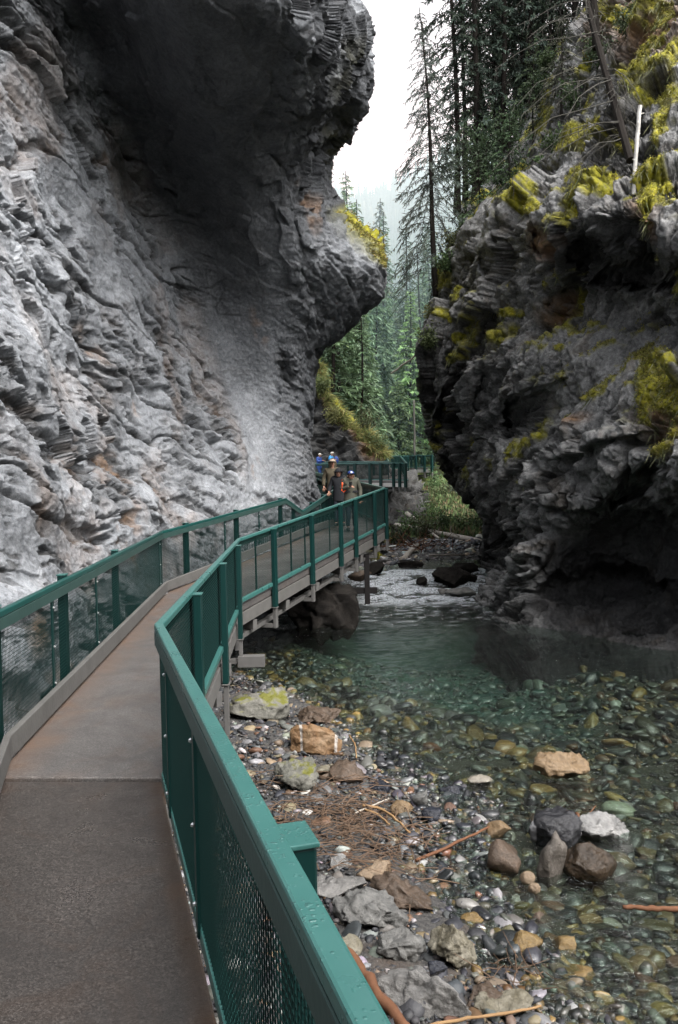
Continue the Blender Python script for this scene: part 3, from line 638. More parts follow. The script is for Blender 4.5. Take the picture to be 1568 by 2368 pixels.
def make_gravel():
    r = np.random.default_rng(5)
    x, y = scatter_area(17000, 3.4, 13.0, lambda y: -1.9 + 0 * y, lambda y: .35 + 0 * y, 11)
    keep = (x > -2.6)
    x, y = x[keep], y[keep]
    pts = np.stack([x, y, ground_z(x, y)], 1)
    scatter_stones('gravel', 'dark slate gravel and pebbles on the creek bank below the boardwalk', pts, np.exp(r.normal(math.log(.0135), .55, len(x))).clip(.008, .085), SLATE, [38, 26, 18, 6, 7, 1.5, 3], MAT['stone'], (.25, .6), 21)
    x, y = scatter_area(1300, 3.5, 12.0, lambda y: -1.6 + 0 * y, lambda y: .5 + 0 * y, 14)
    pts = np.stack([x, y, ground_z(x, y)], 1)
    scatter_stones('rubble', 'angular grey and brown rubble half buried in the bank', pts, np.exp(r.normal(math.log(.036), .45, len(x))).clip(.015, .10), SLATE, [20, 26, 26, 8, 12, 1, 6], MAT['stone'], (.3, .65), 25, sink=.4)
    # cobbles under the shallow water
    x, y = scatter_area(19000, 3.2, 17.0, lambda y: -.1 + 0 * y, lambda y: np.minimum(7.5, 1.6 + .75 * y), 12)
    pts = np.stack([x, y, ground_z(x, y)], 1)
    sz = np.exp(r.normal(math.log(.029), .68, len(x))).clip(.010, .15)
    dpt = np.clip(-ground_z(x, y), 0, 1)
    sz = np.minimum(sz, .03 + .75 * np.maximum(dpt, .025)) * np.where(y > 9, 1.25, 1)
    scatter_stones('cobbles', 'olive and ochre cobbles lying under the shallow creek water', pts, sz, WETP, [24, 18, 9, 16, 30, 5, 4], MAT['wet_stone'], (.38, .7), 22, sink=.35, mixf=.85 * sstep(.28, .75, dpt), mixc=(.028, .055, .045))
    # dark slate spread at the water's edge
    x, y = scatter_area(1500, 4.6, 8.4, lambda y: -.3 + 0 * y, lambda y: .55 + 0 * y, 13)
    pts = np.stack([x, y, np.maximum(ground_z(x, y), -.02)], 1)
    scatter_stones('shingle', 'wet black shingle at the edge of the creek', pts, np.exp(r.normal(math.log(.023), .5, len(x))).clip(.012, .09), SLATE, [46, 22, 14, 6, 8, 1.2, 4], MAT['wet_stone'], (.3, .65), 23)
    # bar upstream
    y = r.uniform(21.5, 39.0, 5600); x = shore(y) + r.uniform(-1.2, 2.2, len(y))
    x = np.where(y > 28.3, r.uniform(-.5, 10, len(y)), x)
    pts = np.stack([x, y, ground_z(x, y)], 1)
    scatter_stones('river_stones', 'grey stones strewn over the gravel bar and rapid upstream', pts, np.exp(r.normal(math.log(.05), .6, len(x))).clip(.025, .25), [tuple(2.2 * q for q in c) for c in SLATE], [22, 26, 26, 14, 8, 3, 1], MAT['stone'], (.25, .6), 24, big=.1)
def boulder_mesh(name, size, seed, mat, ang=1.0, loc=(0, 0, 0), rot=0, tilt=(0, 0), attrs_fn=None, sub=ICO5, nplanes=14):
    v, f = sub; r = np.random.default_rng(seed)
    n = r.normal(size=(nplanes, 3)); n /= np.linalg.norm(n, axis=1)[:, None]
    d = r.uniform(.38, .9, nplanes) * ang + (1 - ang) * r.uniform(.85, 1, nplanes)
    w = v.copy()
    for a, b in zip(n, d):
        t = w @ a; w = w - np.clip(t - b, 0, None)[:, None] * a
    lo, hi = w.min(0), w.max(0); w = (w - (lo + hi) / 2) / ((hi - lo) / 2)
    q = w * np.array(size) / 2
    k = 1 / max(size)
    fa, _, _ = facets(q * k * 7 + seed, .8, seed % 7)
    nn = v / np.linalg.norm(v, axis=1)[:, None]
    q = q + nn * ((.06 * ang * (fa - .5) + .035 * fbm(q * k * 3 + seed, 4) + .008 * fbm(q * k * 16, 3))[:, None]) * max(size)
    at = attrs_fn(w, q) if attrs_fn else {}
    o = mesh_np(name, q, f, mat, smooth=False, attrs=at)
    o.location = loc; o.rotation_euler = (tilt[0], tilt[1], rot)
    return o
# ------------------------------------------------------------------ boardwalk and railings
_zy = np.array([-2, 4.9, 5.14, 8.5, 12.2, 16.5, 20.7, 22.5, 33, 40, 46, 52, 58, 66, 80]); _zz = np.array([.945, .945, .955, 1.0, 1.10, 1.5, 1.94, 2.02, 2.81, 3.3, 3.72, 4.4, 4.7, 5.1, 5.6])
def zdeck(y): return float(np.interp(y, _zy, _zz))
def dp(px, py, d):
    q = P(px, py, d); q = np.array([q[0], q[1], 0.0]); q[2] = zdeck(q[1]); return q
R1 = dp(378, 1830, 4.88); R2 = dp(556, 1402, 12.2); R3 = dp(891, 1219, 20.7)
_d = R1 - np.array([.03, 1.116, 0]); _d[2] = 0
R0 = R1 - _d / np.linalg.norm(_d) * 6.2; R0[2] = zdeck(R0[1])
R4 = dp(728, 1090, 33); R5 = np.array([-1.9, 40, 0.]); R5[2] = zdeck(40)
FA = [dp(722, 1112, 46), dp(790, 1110, 45.6), dp(855, 1109, 45), dp(910, 1105, 44.2), dp(941.5, 1100, 43.2)]
FB = [dp(926, 1095, 52), dp(904, 1095, 58)]
FC = [dp(944, 1079, 65), dp(1001, 1074, 63), dp(1006, 1072, 78)]
L1 = dp(-2, 1770, 5.43); L2 = dp(378, 1395, 13.3); L5 = dp(783, 1212, 22.3)
L3 = L2 + (L5 - L2) * .585; L4 = L2 + (L5 - L2) * .70; L3[2] = zdeck(L3[1]); L4[2] = zdeck(L4[1])
L0 = L1 + (R0 - R1) * 1.12; L0[2] = zdeck(L0[1])
L6 = dp(733, 1118, 27.5); L7 = np.array([-2.5, 34, 0.]); L7[2] = zdeck(34); L8 = np.array([-3.4, 42, 0.]); L8[2] = zdeck(42)
LA = [np.array([-3.0, 47.4, zdeck(46)]), dp(760, 1110, 47.6), dp(850, 1109, 46.9), dp(878, 1107, 46.6), dp(900, 1104, 47.2)]
LB = [dp(891, 1095, 53), dp(882, 1095, 60)]
LC = [dp(936, 1079, 68), dp(982, 1074, 66), dp(985, 1072, 78)]
def sweep(mb, pts, w, h, off=0.0, zoff=0.0):
    """rectangular bar along a polyline with mitred corners"""
    pts = [np.asarray(p, float) for p in pts]; n = len(pts); V = []
    for i in range(n):
        a = pts[i] - pts[i - 1] if i else pts[1] - pts[0]; b = pts[i + 1] - pts[i] if i < n - 1 else a
        a = a[:2] / np.linalg.norm(a[:2]); b = b[:2] / np.linalg.norm(b[:2])
        na = np.array([a[1], -a[0]]); nb = np.array([b[1], -b[0]]); mt = na + nb; mt = mt / np.linalg.norm(mt); k = 1 / max(.35, mt @ na)
        s = np.array([mt[0] * k, mt[1] * k, 0])
        for so, zo in ((-w / 2, -h / 2), (w / 2, -h / 2), (w / 2, h / 2), (-w / 2, h / 2)):
            V.append(pts[i] + s * (off + so) + np.array([0, 0, zoff + zo]))
    f = [(i * 4 + j, i * 4 + (j + 1) % 4, i * 4 + 4 + (j + 1) % 4, i * 4 + 4 + j) for i in range(n - 1) for j in range(4)]
    f += [(3, 2, 1, 0), tuple(4 * (n - 1) + j for j in range(4))]
    mb.add(V, [q[::-1] for q in f])
def railing(name, label, pts, side, posts, pickets, H=1.05, wire=.0032, pitch=.028, lower=None, kerb=False, group=None, legs=(), heights=None, topmat='green_wet', lowbar=True, bolts=True, wires=True, postw=(.12, .065), railw=.056):
    """side: +1 posts stand to the right of the walking direction. heights: rail height at every point"""
    pts = [np.asarray(p, float) for p in pts]; hs = heights or [H] * len(pts)
    root = thing(name, label, 'railing', tuple(pts[0]), group)
    loc = pts[0]
    def at(k, t):
        a, b = pts[k], pts[k + 1]; d = b - a; d2 = d / np.linalg.norm(d[:2]); n = np.array([d2[1], -d2[0], 0]) * side
        return a + d * t, d2, n, hs[k] + (hs[k + 1] - hs[k]) * t
    top = [p + np.array([0, 0, h]) for p, h in zip(pts, hs)]
    mb = MB(); sweep(mb, top, railw, .045, off=0, zoff=-.022); o = mb.build('top_rail', MAT[topmat], root, bevel=.008, loc=loc); o.location = (0, 0, 0)
    mb = MB(); sweep(mb, top, .022, .085, off=-.018 * side, zoff=-.09); o = mb.build('rail_plate', MAT['green_dull'], root, bevel=.004, loc=loc); o.location = (0, 0, 0)
    if lowbar:
        mb = MB(); sweep(mb, [p + np.array([0, 0, .09]) for p in pts], .06, .06, off=.02 * side); o = mb.build('bottom_rail', MAT['green_wet'], root, bevel=.006, loc=loc); o.location = (0, 0, 0)
    if kerb:
        mb = MB(); sweep(mb, [p + np.array([0, 0, .115]) for p in pts], .05, .165, off=-.06 * side); o = mb.build('kerb_board', MAT['grey_wood'], root, bevel=.008, loc=loc); o.location = (0, 0, 0)
    if wires:
        for k in range(len(pts) - 1):
            a, b = pts[k], pts[k + 1]; L = np.linalg.norm(b - a); d = (b - a) / L; n = np.array([d[1], -d[0], 0]); n /= np.linalg.norm(n)
            z0 = .10; m_ = MB(); s = np.arange(0, L, pitch); t = s / L
            hh = hs[k] + (hs[k + 1] - hs[k]) * t
            A = a + np.outer(s, d) + np.array([0, 0, z0]); B = a + np.outer(s, d); B[:, 2] += hh - .06
            m_.bars(A, B, wire, wire, n)
            zz = np.arange(z0 + pitch, max(hs[k], hs[k + 1]) - .06, pitch)
            ta = np.zeros(len(zz)); tb = np.ones(len(zz))
            if abs(hs[k] - hs[k + 1]) > .01:
                lim = np.clip((zz + .06 - hs[k]) / (hs[k + 1] - hs[k]), 0, 1)
                if hs[k] > hs[k + 1]: tb = lim
                else: ta = lim
                ok = (tb - ta) > .02; zz, ta, tb = zz[ok], ta[ok], tb[ok]
            if len(zz):
                A = a + np.outer(ta * L, d); A[:, 2] += zz; B = a + np.outer(tb * L, d); B[:, 2] += zz
                m_.bars(A + n * .003 * side, B + n * .003 * side, wire, wire, (0, 0, 1))
            o = m_.build('wire_mesh', MAT['wire'], root, loc=loc); o.location = (0, 0, 0)
    for i, (k, t) in enumerate(posts):
        q, d, n, h = at(k, t); c = q + n * (.004 + railw / 2 + postw[1] / 2)
        lo = -.30 if lower else 0.0
        mb = MB(); mb.bar(c + np.array([0, 0, lo]), c + np.array([0, 0, h + (.012 if not lower else -.03)]), postw[0], postw[1], n)
        po = mb.build('post', MAT['green'], root, bevel=.006, loc=loc); po.location = (0, 0, 0)
        mb = MB(); zc = h + (.012 if not lower else -.03); mb.bar(c + np.array([0, 0, zc]), c + np.array([0, 0, zc + .012]), postw[0] + .012, postw[1] + .012, n)
        cp = mb.build('cap', MAT['green_wet'], po, bevel=.003, loc=loc); cp.location = (0, 0, 0)
        if lower:
            ll = lower[i] if isinstance(lower, (list, tuple)) else lower
            mb = MB(); zt = -.302
            mb.bar(c + np.array([0, 0, zt - .014]), c + np.array([0, 0, zt]), postw[0] + .02, postw[1] + .02, n)
            mb.bar(c + np.array([0, 0, -ll]), c + np.array([0, 0, zt - .015]), postw[0] * .82, postw[1] * .82, n)
            if ll < .85:
                mb.bar(c + np.array([0, 0, -ll + .04]) - n * .04, c + np.array([0, 0, -ll + .04]) - n * .42, .09, .07)
            br = mb.build('bracket', MAT['grey_steel'], po, bevel=.004, loc=loc); br.location = (0, 0, 0)
    for (k, t) in pickets:
        q, d, n, h = at(k, t); c = q - n * .012
        mb = MB(); mb.bar(c + np.array([0, 0, .08]), c + np.array([0, 0, h - .05]), .05, .012, n)
        po = mb.build('upright', MAT['green'], root, loc=loc); po.location = (0, 0, 0)
        if bolts:
            for zb in (.2, .5, .82):
                v, f = ICO1; mb = MB(); mb.add(v * .011 + c - n * .012 + np.array([0, 0, zb * h]), f)
                bo = mb.build('bolt', MAT['bolt'], po, loc=loc); bo.location = (0, 0, 0)
    return root
def make_boardwalk():
    root = thing('boardwalk', 'narrow grey catwalk winding along the foot of the left cliff', 'boardwalk', (0, 0, .9))
    def slab(name, Rp, Lp, mat, thick=.10, dz=0.0, ov=0.0):
        def edge_attr(o, n):
            at_ = o.data.attributes.new('edge', 'FLOAT', 'POINT'); at_.data.foreach_set('value', np.tile(np.array([1, 0, 1, 0], np.float32), n))
        n = len(Rp); V = []
        for a, b in zip(Rp, Lp):
            for z in (0, -thick):
                V.append(np.array(b) + [0, 0, z + dz]); V.append(np.array(a) + [0, 0, z + dz])
        f = []
        for i in range(n - 1):
            q = i * 4; w = q + 4
            f += [(q, w, w + 1, q + 1), (q + 2, q + 3, w + 3, w + 2), (q + 1, w + 1, w + 3, q + 3), (q, q + 2, w + 2, w)]
        f += [(0, 1, 3, 2), (4 * n - 4, 4 * n - 2, 4 * n - 1, 4 * n - 3)]
        mb = MB(); mb.add(V, f); o = mb.build(name, mat, root, bevel=.012 if name == 'deck_slab' else 0, loc=np.array([0, 0, .9])); o.location = (0, 0, 0); edge_attr(o, n); return o
    def ed(p, q, t): r = p + (q - p) * t; return np.array([r[0], r[1], zdeck(r[1])])
    # seam about 5.1 m in front of the viewer
    S_R = ed(R1, R2, .03); S_L = L1 - (L1 - L0) / np.linalg.norm(L1 - L0) * .28
    near = slab('deck_slab', [R0, R1, S_R], [L0, ed(L0, S_L, .93), S_L], MAT['deck_wet'], .12, -.022)
    tag(near, 'dark wet concrete slab in the foreground')
    g = S_R + (R2 - R1) / np.linalg.norm(R2 - R1) * .012; gl = S_L + (R2 - R1) / np.linalg.norm(R2 - R1) * .012
    slab('deck_slab', [g, R1 + (R2 - R1) * .35, R2, R2 + (R3 - R2) * .5, R3], [gl, L1 + (L2 - L1) * .45, L2, L2 + (L5 - L2) * .5, L5], MAT['deck'])
    slab('deck_slab', [R3 + (R4 - R3) * .002, R4, R5, FA[0], FA[1], FA[2], FA[3], FA[4]], [L5 + (L6 - L5) * .002, L6 + (L7 - L6) * .5, L8, LA[0], LA[1], LA[2], LA[3], LA[4]], MAT['deck'])
    slab('deck_slab', [FA[4] + [0, .02, -.01], FB[0], FB[1], FC[0], FC[1], FC[2]], [LA[4] + [0, .02, -.01], LB[0], LB[1], LC[0], LC[1], LC[2]], MAT['deck'])
    def beam(name, pts, w, h, off, z, mat):
        mb = MB(); sweep(mb, pts, w, h, off=off, zoff=z); o = mb.build(name, mat, root, bevel=.006, loc=np.array([0, 0, .9])); o.location = (0, 0, 0); return o
    Rn = [R0, R1, R2, R3]
    beam('side_beam', Rn, .06, .20, -.02, -.215, MAT['grey_wood'])
    beam('lower_beam', Rn, .10, .07, -.16, -.56, MAT['grey_steel'])
    beam('side_beam', [R3, R4, R5], .06, .22, -.02, -.22, MAT['grey_wood'])
    beam('side_beam', FA, .08, .22, -.0, -.20, MAT['pale_wood'])
    beam('lower_beam', FA, .12, .12, -.25, -.5, MAT['grey_steel'])
    beam('side_beam', FC[:2], .08, .26, -.0, -.23, MAT['pale_wood'])
    beam('lower_beam', FC[:2], .14, .14, -.3, -.62, MAT['grey_steel'])
    beam('side_beam', [L0, L1, L2, L5], .06, .20, .04, -.215, MAT['grey_wood'])
    # steel joists under the deck
    for k, (a, b, c, e) in enumerate([(R1, R2, L1, L2)] * 5 + [(R2, R3, L2, L5)] * 6):
        t = (.12, .3, .5, .68, .88, .06, .22, .4, .58, .75, .92)[k]
        p, q = ed(a, b, t), ed(c, e, t); mb = MB(); mb.bar(p + [0, 0, -.42], q + [0, 0, -.42], .09, .16)
        o = mb.build('joist', MAT['grey_steel'], root, loc=np.array([0, 0, .9])); o.location = (0, 0, 0)
    for px, d in ((858, 19.3),):
        q = P(px, 1250, d); top = zdeck(q[1]) - .45; mb = MB(); mb.bar([q[0] - .12, q[1], .12], [q[0] - .12, q[1], top], .13, .13, (0, 1, 0)); o = mb.build('support_leg', MAT['dark_steel'], root, bevel=.01, loc=np.array([0, 0, .9])); o.location = (0, 0, 0)
        mb = MB(); a = P(762, 1358, 19.4); b = P(872, 1358, 19.4); mb.bar([a[0] - 1.6, a[1], .44], [b[0], a[1], .44], .2, .14); mb.bar([q[0] - 1.2, q[1] + .1, -.6], [q[0] - 1.2, q[1] + .1, .37], .3, .3, (0, 1, 0)); o = mb.build('cross_beam', MAT['dark_steel'], root, bevel=.01, loc=np.array([0, 0, .9])); o.location = (0, 0, 0)
    # concrete block beside the second sleeve
    q = ed(R1, R2, .86); mb = MB(); mb.bar(q + [.02, 0, -.62], q + [.40, .0, -.62], .16, .16); o = mb.build('hanger', MAT['grey_steel'], root, bevel=.006, loc=np.array([0, 0, .9])); o.location = (0, 0, 0)
    # ---- railings
    def tt(px, a, b):
        lo, hi = 0., 1.
        for _ in range(40):
            t = (lo + hi) / 2; q = a + (b - a) * t; v = q - CAM; x = CX + F * (v @ rt) / (v @ fw); xa = CX + F * ((a - CAM) @ rt) / ((a - CAM) @ fw); xb = CX + F * ((b - CAM) @ rt) / ((b - CAM) @ fw)
            if (x < px) == (xb > xa): lo = t
            else: hi = t
        return (lo + hi) / 2
    lenr = np.linalg.norm(R1 - R0)
    tn = 1 - np.linalg.norm(np.array([R1[0] - .0, R1[1] - 1.86])) * 0 - (R1[1] - 1.78) / (R1[1] - R0[1])
    posts = [(0, tn), (1, tt(446, R1, R2)), (1, tt(508, R1, R2)), (1, tt(545, R1, R2))] + [(2, tt(px, R2, R3)) for px in (628, 716, 783, 818, 862)] + [(2, .992)] + [(3, t) for t in (.12, .27, .42, .57, .72, .87)]
    lows = [.9, .62, 1.0, .66] + [.66, .64, .62, .62, .6, .6] + [.5] * 6
    pk = [(0, tn + .22), (0, tn - .12), (0, tn + .42), (1, .05), (1, tt(468, R1, R2)), (1, tt(527, R1, R2)), (2, tt(595, R2, R3)), (2, tt(708, R2, R3)), (2, tt(765, R2, R3)), (2, tt(850, R2, R3)), (2, tt(676, R2, R3))]
    railing('metal_railing', 'teal green mesh railing on the creek side with a wet top rail in the foreground', [R0, R1, R2, R3, R4, R5], +1, posts, pk, lower=lows)
    lp = [(1, tt(168, L1, L2)), (1, tt(283, L1, L2)), (1, .02)] + [(2, tt(px, L2, L3)) for px in (440, 555)] + [(2, .97), (3, .6), (4, .3), (4, .62), (4, .95)] + [(5, .4), (5, .9)]
    lk = [(1, tt(124, L1, L2)), (1, tt(225, L1, L2)), (1, tt(370, L1, L2)), (2, tt(521, L2, L3)), (2, tt(600, L2, L3)), (4, .45), (4, .8), (5, .6)]
    railing('metal_railing', 'dark green mesh railing on the cliff side of the boardwalk with a grey kerb', [L0, L1, L2, L3, L4, L5, L6, L7, L8], -1, lp, lk, kerb=True, lowbar=False, topmat='green_mid', heights=[1.05, 1.05, 1.05, 1.05, .62, 1.05, 1.05, 1.05, 1.05])
    far = [(0, .05), (0, .55), (1, .5), (2, .05), (2, .5), (3, .1), (3, .55), (3, .97), (4, .5)]
    railing('metal_railing', 'distant curved green railing on the outer side behind the hikers', FA + FB[:1], +1, far, [(2, .8), (3, .35)], wire=.008, pitch=.06, bolts=False, lower=[.55] * len(far), postw=(.16, .12))
    railing('metal_railing', 'distant curved green railing on the rock side in front of the mossy bank', LA + LB, -1, [(1, .5), (2, .5), (4, .5)], [], wire=.008, pitch=.06, bolts=False, kerb=True, lowbar=False, postw=(.14, .1))
    railing('metal_railing', 'farthest straight green railing standing right of the distant bend', [FB[1]] + FC, +1, [(0, .6), (1, .02), (1, .35), (1, .7), (1, .99)], [], wire=.012, pitch=.09, bolts=False, lower=[.8] * 5, postw=(.18, .14))
    railing('metal_railing', 'farthest green railing on the inner side behind the last straight', [LB[1]] + LC, -1, [(0, .6), (1, .3), (1, .8)], [], wire=.012, pitch=.09, bolts=False, lowbar=True, postw=(.16, .12))
    return root
# ------------------------------------------------------------------ far bank rock
FR = {
 840: [(500, 56), (640, 54), (690, 53), (715, 52.5), (738, 52.5), (733, 57), (640, 72)],
 900: [(500, 55), (650, 53), (700, 52), (730, 51.5), (754, 51.5), (748, 56), (640, 72)],
 960: [(500, 54), (660, 52), (720, 51), (765, 50.5), (797, 50.5), (790, 56), (640, 72)],
 1000: [(500, 53), (660, 51.5), (730, 50.5), (800, 50), (850, 50.5), (842, 56), (640, 72)],
 1045: [(500, 52), (660, 51), (740, 50), (820, 49.6), (888, 50), (880, 56), (640, 72)],
 1070: [(500, 50), (660, 50), (740, 49.5), (820, 49.2), (896, 49.5), (890, 56), (640, 72)],
 1108: [(500, 45), (680, 47), (750, 47.5), (850, 47), (945, 49), (965, 56), (640, 72)],
 1135: [(500, 38), (690, 43), (770, 45), (860, 46.5), (975, 49), (980, 56), (640, 72)],
 1200: [(500, 31), (700, 35), (790, 37), (880, 42), (986, 47), (975, 55), (640, 70)],
 1240: [(500, 28), (720, 31), (800, 32.5), (875, 36), (955, 43), (950, 52), (640, 66)],
 1290: [(500, 25), (730, 27), (800, 28), (860, 30), (912, 35), (915, 45), (640, 60)],
 1360: [(500, 23), (730, 24.5), (800, 25), (850, 26), (883, 28), (888, 38), (640, 50)],
}
def make_far():
    vs = vsamples([(840, 1360, 210)])
    X, px, py, u, d = cliff_grid(FR, [14, 22, 26, 34, 10, 8], vs); nv, nu = px.shape; N = gnormal(X)
    if np.einsum('ij,ij->i', N[20:150:20, 50], (CAM - X[20:150:20, 50])).mean() < 0: N = -N
    p = X.reshape(-1, 3); n = N.reshape(-1, 3); y = py.ravel(); U = u.ravel()
    w = fbm(p * .4, 3); f1, _, _ = facets(p * np.array([.6, .6, 1.3]) + w[:, None] * .3, .9, 21); f2, _, _ = facets(p * np.array([1.4, 1.4, 3.4]), .9, 22)
    b = p[:, 2] * 1.5 + .15 * p[:, 0] + .5 * w; s = b - np.floor(b)
    lay = sstep(1090, 1120, y)
    disp = .4 * (f1 - .5) + .3 * (f2 - .5) + .35 * fbm(p * .4, 3) + lay * .55 * (s - .5) - .15
    V = p + n * disp[:, None]
    sil = sstep(3.55, 4.0, U)
    moss = np.maximum(sil * (1 - sstep(1040, 1075, y)) * sstep(-.35, .1, w), (1 - sstep(2.5, 3.2, U)) * 0) + .8 * sstep(1205, 1250, y) * sstep(2.2, 3.2, U) * sstep(-.2, .2, w)
    ochre = .8 * sstep(3.0, 3.5, U) * (1 - sstep(1040, 1075, y)) * (1 - sil)
    o = mesh_np('far_cliff', V, gridfaces(nv, nu), MAT['rock_far'], attrs=dict(tint=.25 + .3 * (1 - lay), cav=.5 * sstep(.1, -.4, disp), ochre=ochre, moss=moss))
    tag(o, 'dark rock bank below and behind the distant boardwalk', None, kind='structure')
    return V, moss, n, y, U
# ------------------------------------------------------------------ vegetation
def leaf_quads(C, D, S, L, W):
    """diamond leaves: base C, direction D, side S, length, width"""
    L = np.asarray(L)[:, None]; W = np.asarray(W)[:, None]
    V = np.stack([C, C + D * L * .45 + S * W * .5, C + D * L, C + D * L * .45 - S * W * .5], 1).reshape(-1, 3)
    return V, np.arange(len(V)).reshape(-1, 4)
def unit(v): return v / (np.linalg.norm(v, axis=-1)[..., None] + 1e-9)
def spruce_mesh(H, R, nb, spr, seed, droop=.5, t0=.03, base=(0.0543, 0.0961, 0.0403), bare=0., leaf=1., taper=.85, trunk_r=None, lean=(0, 0), hang=.55, thin=1.0):
    r = np.random.default_rng(seed); tr = trunk_r or H * .011
    def axis(t): return np.stack([lean[0] * H * t + .01 * H * np.sin(t * 5 + seed), lean[1] * H * t + .008 * H * np.cos(t * 4 + seed), H * t], -1)
    mb = MB(); tk = np.linspace(-.03, 1, 12); mb.tube(axis(tk), np.interp(tk, [-.03, .02, 1], [tr * 1.5, tr * 1.05, tr * .12]), 7)
    Vs, Fs, Cs = [], [], []; n0 = 0; A, B = [], []
    for i in range(nb):
        t = t0 + (1 - t0) * ((i + r.random()) / nb) ** .9 * .985
        Lb = R * ((1 - t) ** taper * r.uniform(.55, 1.15) + .06); az = i * 2.4 + r.normal() * .5
        o = axis(np.array([t]))[0]; dr = np.array([math.cos(az), math.sin(az), 0]); up_ = r.uniform(-.15, .25) + .35 * max(0, t - .7) / .3
        dp_ = droop * r.uniform(.5, 1.3)
        s = np.array([0, .33, .66, 1.]); pts = o + np.outer(s * Lb, dr); pts[:, 2] += up_ * Lb * s - dp_ * Lb * s ** 2
        for a, b in zip(pts[:-1], pts[1:]): A.append(a); B.append(b)
        if r.random() < bare * (1.15 - t): 
            k = max(2, int(spr * .35))
            ss = r.uniform(.2, 1, k); C = o + np.outer(ss * Lb, dr); C[:, 2] += up_ * Lb * ss - dp_ * Lb * ss ** 2
            D = unit(r.normal(size=(k, 3)) * .4 + np.array([0, 0, -1.0]) + dr * .3); S = unit(np.cross(D, r.normal(size=(k, 3))))
            v, f = leaf_quads(C, D, S, r.uniform(.15, .5, k) * min(1, Lb), np.full(k, .012 * leaf)); cc = np.tile(np.array([.06, .058, .05]), (len(v), 1))
        else:
            k = max(4, int(spr * (.45 + .75 * Lb / R)))
            ss = np.sqrt(r.uniform(.04, 1.0, k)); C = o + np.outer(ss * Lb, dr); C[:, 2] += up_ * Lb * ss - dp_ * Lb * ss ** 2
            sd = np.array([-dr[1], dr[0], 0]); sgn = r.choice([-1, 1], k)[:, None]
            D = unit(dr * r.uniform(.2, 1.0, (k, 1)) + sd * sgn * r.uniform(.1, 1.1, (k, 1)) + np.array([0, 0, -1]) * r.uniform(0, 1.5 * hang + .2, (k, 1)) + r.normal(size=(k, 3)) * .15)
            S = unit(np.cross(D, r.normal(size=(k, 3)) + np.array([0, 0, 1.2])))
            ln = leaf * r.uniform(.16, .42, k) * (.5 + .6 * Lb); v, f = leaf_quads(C, D, S, ln, ln * r.uniform(.15, .30, k) * thin)
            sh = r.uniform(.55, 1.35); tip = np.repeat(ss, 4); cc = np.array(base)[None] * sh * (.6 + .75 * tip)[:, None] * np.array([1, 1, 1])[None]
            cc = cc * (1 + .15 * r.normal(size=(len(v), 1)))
        Vs.append(v); Fs.append(f + n0); Cs.append(cc); n0 += len(v)
    A = np.array(A); B = np.array(B); mb.bars(A, B, max(.008, H * .0011), max(.008, H * .0011), (.3, .2, .93))
    return mb, np.concatenate(Vs), np.concatenate(Fs), np.clip(np.concatenate(Cs), .004, .6)
def make_tree(name, label, group, loc, args, crown='leaf', rotz=0, cat='tree'):
    root = thing(name, label, cat, loc, group); root.rotation_euler.z = rotz
    mb, V, f, c = spruce_mesh(**args)
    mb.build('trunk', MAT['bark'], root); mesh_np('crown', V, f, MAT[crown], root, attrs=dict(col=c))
    return root
def dup(root, loc, rotz=0, s=1.0, label=None, group=None):
    q = root.copy(); COL.objects.link(q); q.location = loc; q.rotation_euler.z = rotz; q.scale = (s, s, s * 1.0)
    if label: q['label'] = label
    if group: q['group'] = group
    for ch in list(root.children):
        c = ch.copy(); COL.objects.link(c); c.parent = q
    return q
def bush(name, label, loc, rad, n, base, seed, hgt=1.0, leaf=.08, group=None, cat='bush', stems=9, droop=0.):
    r = np.random.default_rng(seed); root = thing(name, label, cat, loc, group)
    mb = MB(); ends = []
    for i in range(stems):
        a = r.uniform(0, 6.28); e = np.array([math.cos(a) * rad * r.uniform(.2, .9), math.sin(a) * rad * r.uniform(.2, .9), rad * hgt * r.uniform(.6, 1.5)])
        s = np.linspace(0, 1, 5)[:, None]; pts = e * s * np.array([1, 1, 1]) + np.array([0, 0, .2 * rad]) * s * (1 - s); pts[:, 2] -= droop * rad * s[:, 0] ** 2
        mb.tube(pts, np.linspace(.018, .006, 5) * max(.5, rad), 5); ends.append(pts)
    mb.build('stem', MAT['bark'], root)
    E = np.array(ends); k = r.integers(0, stems, n); s = r.uniform(.25, 1.05, n); idx = np.clip(s * 4, 0, 3.999); i0 = idx.astype(int); fr_ = (idx - i0)[:, None]
    C = E[k, i0] * (1 - fr_) + E[k, i0 + 1] * fr_ + r.normal(size=(n, 3)) * rad * .17
    D = unit(r.normal(size=(n, 3)) + np.array([0, 0, -.2])); S = unit(np.cross(D, r.normal(size=(n, 3))))
    ln = leaf * r.uniform(.6, 1.4, n); V, f = leaf_quads(C, D, S, ln, ln * .6)
    cl = .6 + .8 * perlin(C * (2.2 / rad) + seed)[:, None] * .5 + .25 * (C[:, 2:3] / (rad * hgt))
    base = np.array(base) * .8 + .2 * np.mean(base); c = base[None] * .85 * np.clip(cl, .35, 1.5) * (1 + .18 * r.normal(size=(n, 1))); c = np.repeat(np.clip(c, .004, .6), 4, 0)
    mesh_np('foliage', V, f, MAT['leaf'], root, attrs=dict(col=c))
    return root
